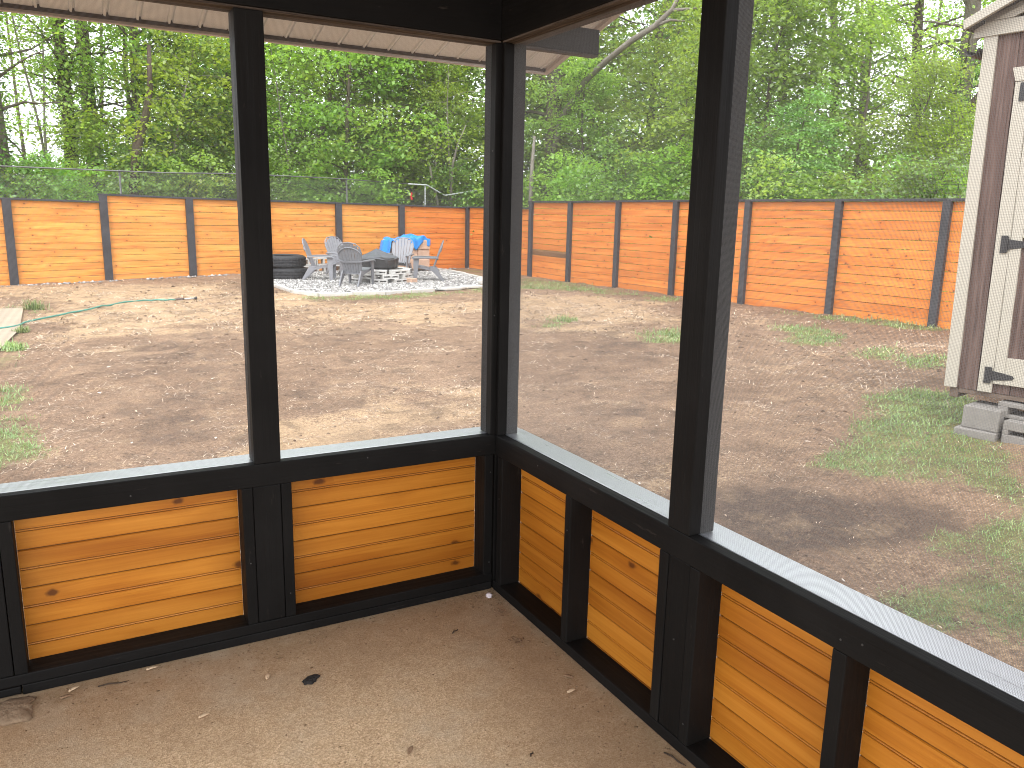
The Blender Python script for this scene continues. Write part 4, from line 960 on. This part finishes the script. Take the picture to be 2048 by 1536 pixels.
o=lump(.022,.35,2).build("mud_lump",M['clod'],smooth=True); put(o,"dark crusty lump of dried mud in the middle of the porch floor","mud",(-.831,-.32,0),.6)
o=lump(.06,.34,5).build("flat_stone",M['stone'],smooth=True); put(o,"flat brown stone at the foot of the left knee wall","stone",(-1.672,-.085,-.006),.1)
for x,y,L,r,l in [(-.038,-1.135,.075,-1.35,"dark straight twig along the foot of the right knee wall"),(-.297,-.257,.035,.5,"short black twig near the corner of the floor"),(-1.44,-.055,.09,-.12,"thin dry stem by the left base plate"),(-.385,-.975,.02,.7,"tiny dark twig near the front of the floor")]:
    o=MB().tube([(0,0,.003),(L*.35,.003,.005),(L*.7,-.002,.004),(L,.002,.003)],[.0022,.0026,.002,.001],6).build("twig",M['twig'],smooth=True); put(o,l,"twig",(x,y,0),r)
o=lump(.012,.9,9).build("petal_cluster",M['petal'],smooth=True); put(o,"tiny white blossom lying in the corner of the porch","blossom",(-.044,-.055,0),0)
for i,(x,y,s,l) in enumerate([(-.066,-.20,.022,"curled brown leaf bits close to the porch corner"),(-.107,-.42,.034,"crumbled brown leaf by the right base plate")]):
    m=MB(); g=random.Random(i+3)
    for k in range(16):
        cx,cy=g.gauss(0,s*.5),g.gauss(0,s*.5); a=g.uniform(0,6.3); w=g.uniform(.3,.6)*s; ti=g.uniform(-.5,.5); R_=Matrix.Translation((cx,cy,.004+abs(ti)*w*.4))@Matrix.Rotation(a,4,'Z')@Matrix.Rotation(ti,4,'X')
        P=[(-w*.5,0),(-.1*w,-.3*w),(w*.5,-.05*w),(.1*w,.3*w)]; m.prism(P,0,.0008,R_)
    o=m.build("dead_leaf",M['leaf_dead']); put(o,l,"leaf",(x,y,0),0)
x=rng.uniform(-1.75,-.02,1500); y=np.where(rng.random(1500)<.5,-np.abs(rng.normal(0,.10,1500))-.004,rng.uniform(-1.3,-.02,1500)); x=np.where(rng.random(1500)<.35,-np.abs(rng.normal(0,.09,1500))-.004,x)
n=len(x); sz=rng.uniform(.0012,.0042,n)*np.where(rng.random(n)<.1,1.6,1); J=oct_[None]*rng.uniform(.5,1.3,(n,6,1))*sz[:,None,None]; J[:,:,2]*=.5
V=np.stack([J[:,:,0]+x[:,None],J[:,:,1]+y[:,None],J[:,:,2]+.0008],-1)
M['grit']=simple("brown_grit",(.24,.155,.09),.95,.1,.6,30)
tag(np_mesh("grit",V.reshape(-1,3),(of[None]+(np.arange(n)*6)[:,None,None]).reshape(-1,3),M['grit']),"brown grit and crumbs of soil strewn along the porch walls","grit",kind="stuff")

# ================================================================== TREES
def leaf_cloud(rng,C,n,sx,sz,size,tone=None,droop=.25):
    N=len(C)*n; P=np.repeat(C,n,0)+rng.normal(0,1,(N,3))*np.array([sx,sx,sz]); 
    rr=np.hypot(P[:,0]-np.repeat(C[:,0],n),P[:,1]-np.repeat(C[:,1],n)); P[:,2]-=droop*rr*rr/max(sx,.01)
    th=rng.uniform(0,2*np.pi,N); pt=rng.normal(-.35,.45,N); ro=rng.normal(0,.55,N)
    D=np.stack([np.cos(th)*np.cos(pt),np.sin(th)*np.cos(pt),np.sin(pt)],-1); S0=np.stack([-np.sin(th),np.cos(th),np.zeros(N)],-1); U=np.cross(D,S0)
    S=S0*np.cos(ro)[:,None]+U*np.sin(ro)[:,None]; L=(size*rng.uniform(.65,1.3,N))[:,None]; W=L*.34
    V=np.stack([P,P+D*L*.45+S*W,P+D*L,P+D*L*.45-S*W],1).reshape(-1,3); F=np.arange(N*4).reshape(-1,4)
    ct=rng.uniform(0,1,len(C)) if tone is None else tone
    r=np.clip(np.repeat(ct,n)*.8+rng.random(N)*.2,0,1)
    return V,F,np.repeat(r,4)
def curve(p,d,L,n,rng,wob,grav):
    pts=[np.array(p,float)]; d=np.array(d,float)
    for k in range(n):
        d=d+rng.normal(0,wob,3)+np.array([0,0,grav]); d/=np.linalg.norm(d); pts.append(pts[-1]+d*L/n)
    return pts
def make_tree(name,label,cat,group,seed,H,r0,lean=(0,0),z0=.15,R=2.2,nb=46,ln=26,leaf=.11,mat='leaf',bark='bark',top=.97,up=.25,twig=4,spread=.31,flat=.06,dens_top=1,ivy=0,shape=None):
    rng=np.random.default_rng(seed); t=thing(name,label,cat,(0,0,0),group=group)
    tr=curve((0,0,-.25),(lean[0],lean[1],1),H,12,rng,.045,.012); rad_=[r0*(1.25 if k==0 else 1)*(1-(.60 if H>11 else .86)*(k/12)**.9) for k in range(13)]
    m=MB(); m.tube([tuple(p) for p in tr],rad_,9); cents=[]; tones=[]
    hs=np.linspace(z0,top,nb)
    for i,h in enumerate(hs):
        k=min(int(h*12),11); f=h*12-k; b=tr[k]*(1-f)+tr[k+1]*f; rb=(rad_[k]*(1-f)+rad_[k+1]*f)
        a=i*2.39996+rng.normal(0,.35); prof=(math.sin(math.pi*min(1,(h-z0)/(1.02-z0)*.82+.16)))**.6 if shape is None else shape(h)
        L=R*prof*rng.uniform(.6,1.15); el=up+rng.normal(0,.2)+.5*(h-.4)
        br=curve(b,(math.cos(a)*math.cos(el),math.sin(a)*math.cos(el),math.sin(el)),L,5,rng,.14,-.05)
        m.tube([tuple(p) for p in br],[max(.006,min(rb*.34,.05)*(1-q*.17)) for q in range(6)],5,False)
        tone=rng.random()
        for q in range(twig):
            u=rng.uniform(.3,1.05); kk=min(int(u*5),4); ff=u*5-kk; p=br[kk]*(1-ff)+br[kk+1]*ff
            a2=a+rng.normal(0,.9); e2=rng.normal(.0,.3); tw=curve(p,(math.cos(a2)*math.cos(e2),math.sin(a2)*math.cos(e2),math.sin(e2)),L*rng.uniform(.2,.45),3,rng,.15,-.06)
            m.tube([tuple(x) for x in tw],[max(.004,rb*.1),.006,.005,.003],3,False)
            for x in (tw[1],tw[3]):
                if rng.random()<dens_top or h<.6: cents.append(x); tones.append(np.clip(tone*.85+rng.random()*.2,0,1))
    m.build("trunk",M[bark],t,smooth=True)
    if ln and cents:
        V,F,r=leaf_cloud(rng,np.array(cents),ln,spread,flat,leaf,np.array(tones))
        np_mesh("crown",V,F,M[mat],{"rnd":r},t)
    if ivy:
        n=int(900*ivy); hh=rng.uniform(0,ivy,n)*H*.6; k=np.clip((hh/H*12).astype(int),0,11); f=hh/H*12-k; P=np.array(tr); b=P[k]*(1-f)[:,None]+P[k+1]*f[:,None]
        a=rng.uniform(0,6.28,n); rr=np.array(rad_)[k]*1.05+np.abs(rng.normal(0,.10,n)); C=b+np.stack([np.cos(a)*rr,np.sin(a)*rr,np.zeros(n)],-1)
        V,F,r=leaf_cloud(rng,C,5,.06,.08,.085); np_mesh("ivy",V,F,M['ivy'],{"rnd":r},t)
    return t
def place(t,px,d,s=1,rot=0,label=None,sz=None,dz=0):
    x,y=at(px,d); t.location=(x,y,G(x,y)+dz); t.rotation_euler=(0,0,rot); t.scale=(s,s,sz or s)
    if label: t["label"]=label
    return t
UG="leafy understory trees beyond the fence"; TG="tall trees beyond the fence"; HG="shrubs beyond the fence"
bA=make_tree("leafy_tree","","tree",UG,1,9.5,.11,(.05,.02),.10,2.5,62,27,leaf=.135)
bB=make_tree("leafy_tree","","tree",UG,2,8.8,.10,(-.06,.03),.12,2.3,58,30,leaf=.12)
bC=make_tree("leafy_tree","","tree",UG,3,10.2,.13,(.03,-.05),.14,2.8,66,27,leaf=.14)
bY=make_tree("leafy_tree","","tree",UG,4,6.2,.07,(.08,.0),.12,1.9,46,26,leaf=.115,mat='leaf_yellow',bark='bark_pale')
bD=make_tree("leafy_tree","","tree",UG,5,7.0,.09,(.0,.06),.08,2.2,54,34,leaf=.11,mat='leaf_dark',bark='bark_dark')
sA=make_tree("shrub","","shrub",HG,6,2.9,.035,(.1,0),.06,1.35,34,26,leaf=.095,twig=4,spread=.26,mat='leaf')
sB=make_tree("shrub","","shrub",HG,7,3.2,.04,(-.1,.1),.05,1.5,34,26,leaf=.09,twig=4,spread=.26,mat='leaf_dark')
tA=make_tree("tall_tree","","tree",TG,8,13,.33,(.02,.01),.30,2.8,40,13,leaf=.115,twig=4,spread=.45,up=.45,ivy=.9)
tB=make_tree("tall_tree","","tree",TG,9,13,.24,(-.03,.03),.36,2.4,36,13,leaf=.11,twig=4,spread=.45,up=.5,bark='bark_dark',ivy=.8)
tC=make_tree("tall_tree","","tree",TG,10,12,.21,(.05,-.02),.28,2.6,42,13,leaf=.11,twig=5,spread=.45,up=.4,mat='leaf')
tS=make_tree("slim_tree","","tree","slim saplings beyond the fence",12,9.5,.055,(.04,.02),.3,1.5,34,9,leaf=.10,twig=3,spread=.3,up=.5,bark='bark_pale')
_used=set()
def tree(t,*a,**k):
    if t.name in _used: t=copy_tree(t)
    else: _used.add(t.name)
    return place(t,*a,**k)
# left bay
tree(tA,24,26.5,1.0,.3,"thick ivy clad trunk rising at the far left behind the chain link fence")
tree(tB,-12,25,1.35,1.2,"broad grey trunk cut by the left edge of the view")
tree(tB,157,29,1.0,2.4,"dark straight trunk left of the ivy covered one in the left bay")
tree(tA,203,30,.95,4.0,"ivy covered trunk in the middle of the left bay above the fence step")
tree(tS,88,27,1.0,.0,"slim pale sapling against the sky at the left")
tree(tS,128,27.5,1.05,2.0,"thin sapling just left of the dark straight trunk in the left bay")
tree(tC,268,28,.85,1.1,"leaning brown trunk right of the ivy covered trunk in the left bay")
tree(bY,330,27,1.15,.5,"yellow green tree left of the porch post in the left bay")
tree(bA,300,29,.92,2.1,"bright green tree over the third fence post of the left bay")
tree(bD,425,28.5,1.1,.4,"dark leaved tree just left of the porch post in the left bay")
tree(tB,442,30.5,.9,3.3,"straight trunk half hidden beside the porch post in the left bay")
tree(sA,30,25,1.0,.2,"low bright shrub behind the chain link at the far left")
tree(sB,105,25.6,1.0,1.0,"dark shrub behind the chain link below the slim sapling")
tree(sA,170,26,1.05,2.5,"bright shrub behind the chain link below the ivy covered trunk")
tree(sB,255,25.5,1.1,3.9,"dark shrub behind the chain link where the fence steps up")
tree(sA,345,26,1.1,4.4,"bright shrub behind the chain link near the third fence post")
tree(sB,430,26,1.1,5.5,"dark shrub behind the chain link just left of the porch post")
tree(bY,215,27.5,.72,3.0,"small bright sapling tree below the ivy covered trunk")
tree(bC,365,34,.70,5.6,"tall green crown far behind the yellow green tree")
# middle bay
tree(bC,590,28,1.0,.7,"dense green tree just right of the left porch post")
tree(bA,690,27,1.0,3.1,"big drooping bright green tree above the lawn chairs")
tree(bB,775,28.5,1.12,5.0,"dense green tree above the blue tarp")
tree(bY,870,27.6,1.1,1.8,"yellow green tree over the bent chain link rail")
tree(bC,930,30,1.0,4.2,"large green tree left of the corner post")
tree(bD,640,32,1.3,1.1,"dark leaved tree behind the drooping bright one")
tree(bD,830,32,1.35,2.6,"dark leaved tree behind the bent chain link rail")
tree(bA,530,31,1.15,.9,"green tree hidden mostly by the left porch post")
tree(tS,600,26.5,.8,1.3,"pale thin trunk at the left edge of the middle bay")
tree(tS,905,27,.75,2.9,"pale thin trunk standing by the bent rail")
tree(sB,565,26,1.1,.4,"dark shrub behind the chain link right of the left porch post")
tree(sA,650,26.4,1.0,1.9,"bright shrub behind the chain link above the leftmost lawn chairs")
tree(sA,735,26.2,1.0,3.7,"bright shrub over the fence top above the fire bowl")
tree(sB,800,27,1.2,5.1,"dark shrub behind the red ribbon")
tree(sB,880,27.4,1.1,2.2,"dark shrub behind the dip of the bent rail")
tree(sA,955,28.5,1.0,.6,"bright shrub by the corner post in the middle bay")
# right of the corner post
tree(tC,1098,28.5,1.55,2.0,"thick pale trunk right of the corner post")
tree(bB,1060,31,1.25,.3,"green tree close right of the corner post")
tree(bA,1180,27.5,.72,1.5,"low bright tree under the pale leaning trunk")
tree(bC,1240,30,1.2,2.9,"large green tree behind the pale leaning trunk")
tree(bB,1330,26,.98,4.1,"dense green tree left of the right porch post")
tree(tC,1276,32,1.0,.8,"slim grey trunk between the pale leaning trunk and the right porch post")
tree(bD,1130,33,1.35,.2,"dark leaved tree behind the thick pale trunk")
tree(bD,1300,33,1.45,3.7,"dark leaved tree far behind the dense one left of the right post")
tree(sA,1060,26.5,1.1,2.0,"bright shrub over the fence step beside the corner post")
tree(sA,1190,24.5,1.2,.9,"bright shrub above the second side fence panel")
tree(sB,1260,23,1.2,4.7,"dark shrub above the third side fence panel")
tree(sA,1335,22,1.25,5.9,"bright shrub above the side fence left of the right porch post")
# right bay
tree(bC,1440,24,.85,5.2,"green tree hidden mostly by the right porch post")
tree(bA,1520,23,.86,2.2,"dense green tree just right of the right porch post")
tree(bB,1600,24.5,.86,.6,"leafy green tree with sky gaps in the right bay")
tree(bD,1560,19.5,.62,3.0,"low dark leaved tree above the side fence in the right bay")
tree(bA,1680,21.5,.72,4.4,"rounded bright green tree in the middle of the right bay")
tree(bB,1770,20.5,.58,1.9,"low rounded green tree left of the thick forked trunk")
tree(bY,1835,20,.68,.3,"yellow green tree below the thick forked trunk")
tree(bY,1930,21,.62,2.8,"small yellow green tree beside the shed")
tree(tC,1655,25,.8,4.9,"grey slim trunk in the middle of the right bay")
tree(tC,1722,27,.85,3.2,"forked grey trunk against the sky in the right bay")
tree(tB,1832,25,.8,.9,"dark trunk just left of the thick forked trunk")
tree(tA,1886,22.5,.82,2.6,"thick ivy spotted trunk left of the shed roof")
tree(tB,1985,27,.9,4.4,"dark trunk behind the shed roof")
tree(sB,1500,20,1.15,.8,"dark shrub above the side fence right of the porch post")
tree(sA,1610,18.8,1.0,2.1,"bright shrub above the fourth side fence panel")
tree(sA,1700,18.2,.95,5.0,"bright shrub above the side fence in the middle of the right bay")
tree(sB,1775,17.6,.95,3.0,"dark shrub above the side fence left of the last post")
tree(sB,1850,17.2,.95,1.3,"dark shrub above the last side fence post")
tree(sA,1925,17,.9,.1,"bright shrub between the side fence and the shed")
tree(bC,2120,26,.8,.1,"green tree beyond the shed"); tree(bA,2010,30,1.0,1.0,"big green tree whose crown shows above the shed roof")
# pale leaning dead tree, snags
def path_tree(name,label,cat,group,pts,r,mat,forks=()):
    t=thing(name,label,cat,pts[0],group=group); o=Vector(pts[0]); m=MB(); m.tube([Vector(p)-o for p in pts],r,9)
    for fp,fr in forks: m.tube([Vector(p)-o for p in fp],fr,7)
    m.build("trunk",M[mat],t,smooth=True); return t
def w3(px,py,d):
    v=_f+_r*((px-1024)/1615.6)-_u*((py-768)/1615.6); h=math.hypot(v.x,v.y); return (CAMP.x+v.x*d/h,CAMP.y+v.y*d/h,CAMP.z+v.z*d/h)
path_tree("leaning_tree","pale bare trunk leaning up to the right between the corner post and the right post","tree","bare trunks beyond the fence",
 [w3(1085,440,28.8),w3(1120,240,28.2),w3(1172,160,26.6),w3(1215,120,25.4),w3(1262,82,24.4),w3(1310,52,23.8),w3(1345,18,23.7),w3(1385,-60,23.5)],[.10,.10,.10,.09,.085,.08,.06,.045],'bark_pale',
 [([w3(1310,52,23.8),w3(1340,40,23.7),w3(1370,42,23.6)],[.05,.04,.02]),([w3(1345,20,23.7),w3(1375,18,23.6),w3(1394,16,23.5)],[.05,.035,.015])])
path_tree("tree_snag","pale broken snag just right of the corner post","tree","bare trunks beyond the fence",[w3(1060,440,25.5),w3(1062,380,25.5),w3(1065,320,25.5),w3(1069,272,25.5)],[.075,.07,.06,.035],'bark_pale')
path_tree("leaning_tree","thin pale stem curving up behind the dip of the bent rail","tree","bare trunks beyond the fence",[w3(905,430,26.6),w3(902,380,26.5),w3(905,330,26.4),w3(915,290,26.3),w3(932,250,26.2)],[.05,.045,.04,.03,.015],'bark_pale')
path_tree("leaning_tree","thin broken stem leaning left behind the bent rail","tree","bare trunks beyond the fence",[w3(880,430,26.4),w3(872,390,26.4),w3(862,350,26.4),w3(860,330,26.4)],[.05,.045,.04,.03],'bark_pale')
path_tree("leaning_tree","dark trunk leaning up to the right behind the shed side","tree","bare trunks beyond the fence",[w3(1870,430,22),w3(1885,290,21.9),w3(1915,240,21.8),w3(1958,195,21.6),w3(2010,120,21.3)],[.13,.12,.11,.10,.08],'bark_dark')
path_tree("leaning_tree","crooked dark trunk bending right below the ivy covered trunk","tree","bare trunks beyond the fence",[w3(262,440,25.4),w3(275,290,25.5),w3(292,230,25.6),w3(300,180,25.7),w3(298,90,25.8)],[.14,.13,.11,.08,.05],'bark_dark')
# the wood behind, one mass
rng=np.random.default_rng(44); C=[];T=[]; trunks=MB()
for k in range(5200):
    a=rad(rng.uniform(-14,78)); d=rng.uniform(35,60); x,y=CAMP.x+d*math.sin(a),CAMP.y+d*math.cos(a); az=math.degrees(a)
    hmax=float(np.interp(az,[-14,-4,1,6,9,13,30,42,45,49,54,58,62,78],[5,3,2.8,4,7,10,11,11,9,6,3,2.8,4,7]))
    z=hmax*rng.random()**1.15*d/42
    if z>7 and vnoise(np.array([az*2.0]),np.array([z*.9]),4,5)[0]<.30: continue
    C.append((x,y,z)); T.append(rng.random())
V,F,r=leaf_cloud(rng,np.array(C),17,.85,.32,.30,np.array(T))
o=np_mesh("woods",V,F,M['leaf_dark'],{"rnd":r}); tag(o,"deep green wood filling the view far behind the nearer trees","wood",kind="stuff")
for k in range(60):
    a=rad(rng.uniform(-12,72)); d=rng.uniform(33,52); x,y=CAMP.x+d*math.sin(a),CAMP.y+d*math.cos(a); l=rng.normal(0,.5,2)
    trunks.tube([(x,y,-.4),(x+l[0],y+l[1],6),(x+l[0]*1.6,y+l[1]*1.9,15)],[rng.uniform(.07,.15),.08,.03],6)
tag(trunks.build("woods_trunks",M['bark_dark'],smooth=True),"thin dark trunks standing in the far wood","wood",kind="stuff")
# leaf mould and brambles under the trees
n=30000; x=rng.uniform(-9,24,n); y=rng.uniform(-4,33,n); k=((y>20.2+.124*x)&(x<14.5))|((x>11.4)&(y<20.5)); x,y=x[k],y[k]
V,F,r=leaf_cloud(rng,np.stack([x,y,gz(x,y)+rng.random(len(x))**2*.9],-1),5,.16,.08,.10); tag(np_mesh("undergrowth",V,F,M['leaf_dark'],{"rnd":r}),"dark green undergrowth beneath the trees beyond the fence","undergrowth",kind="stuff")
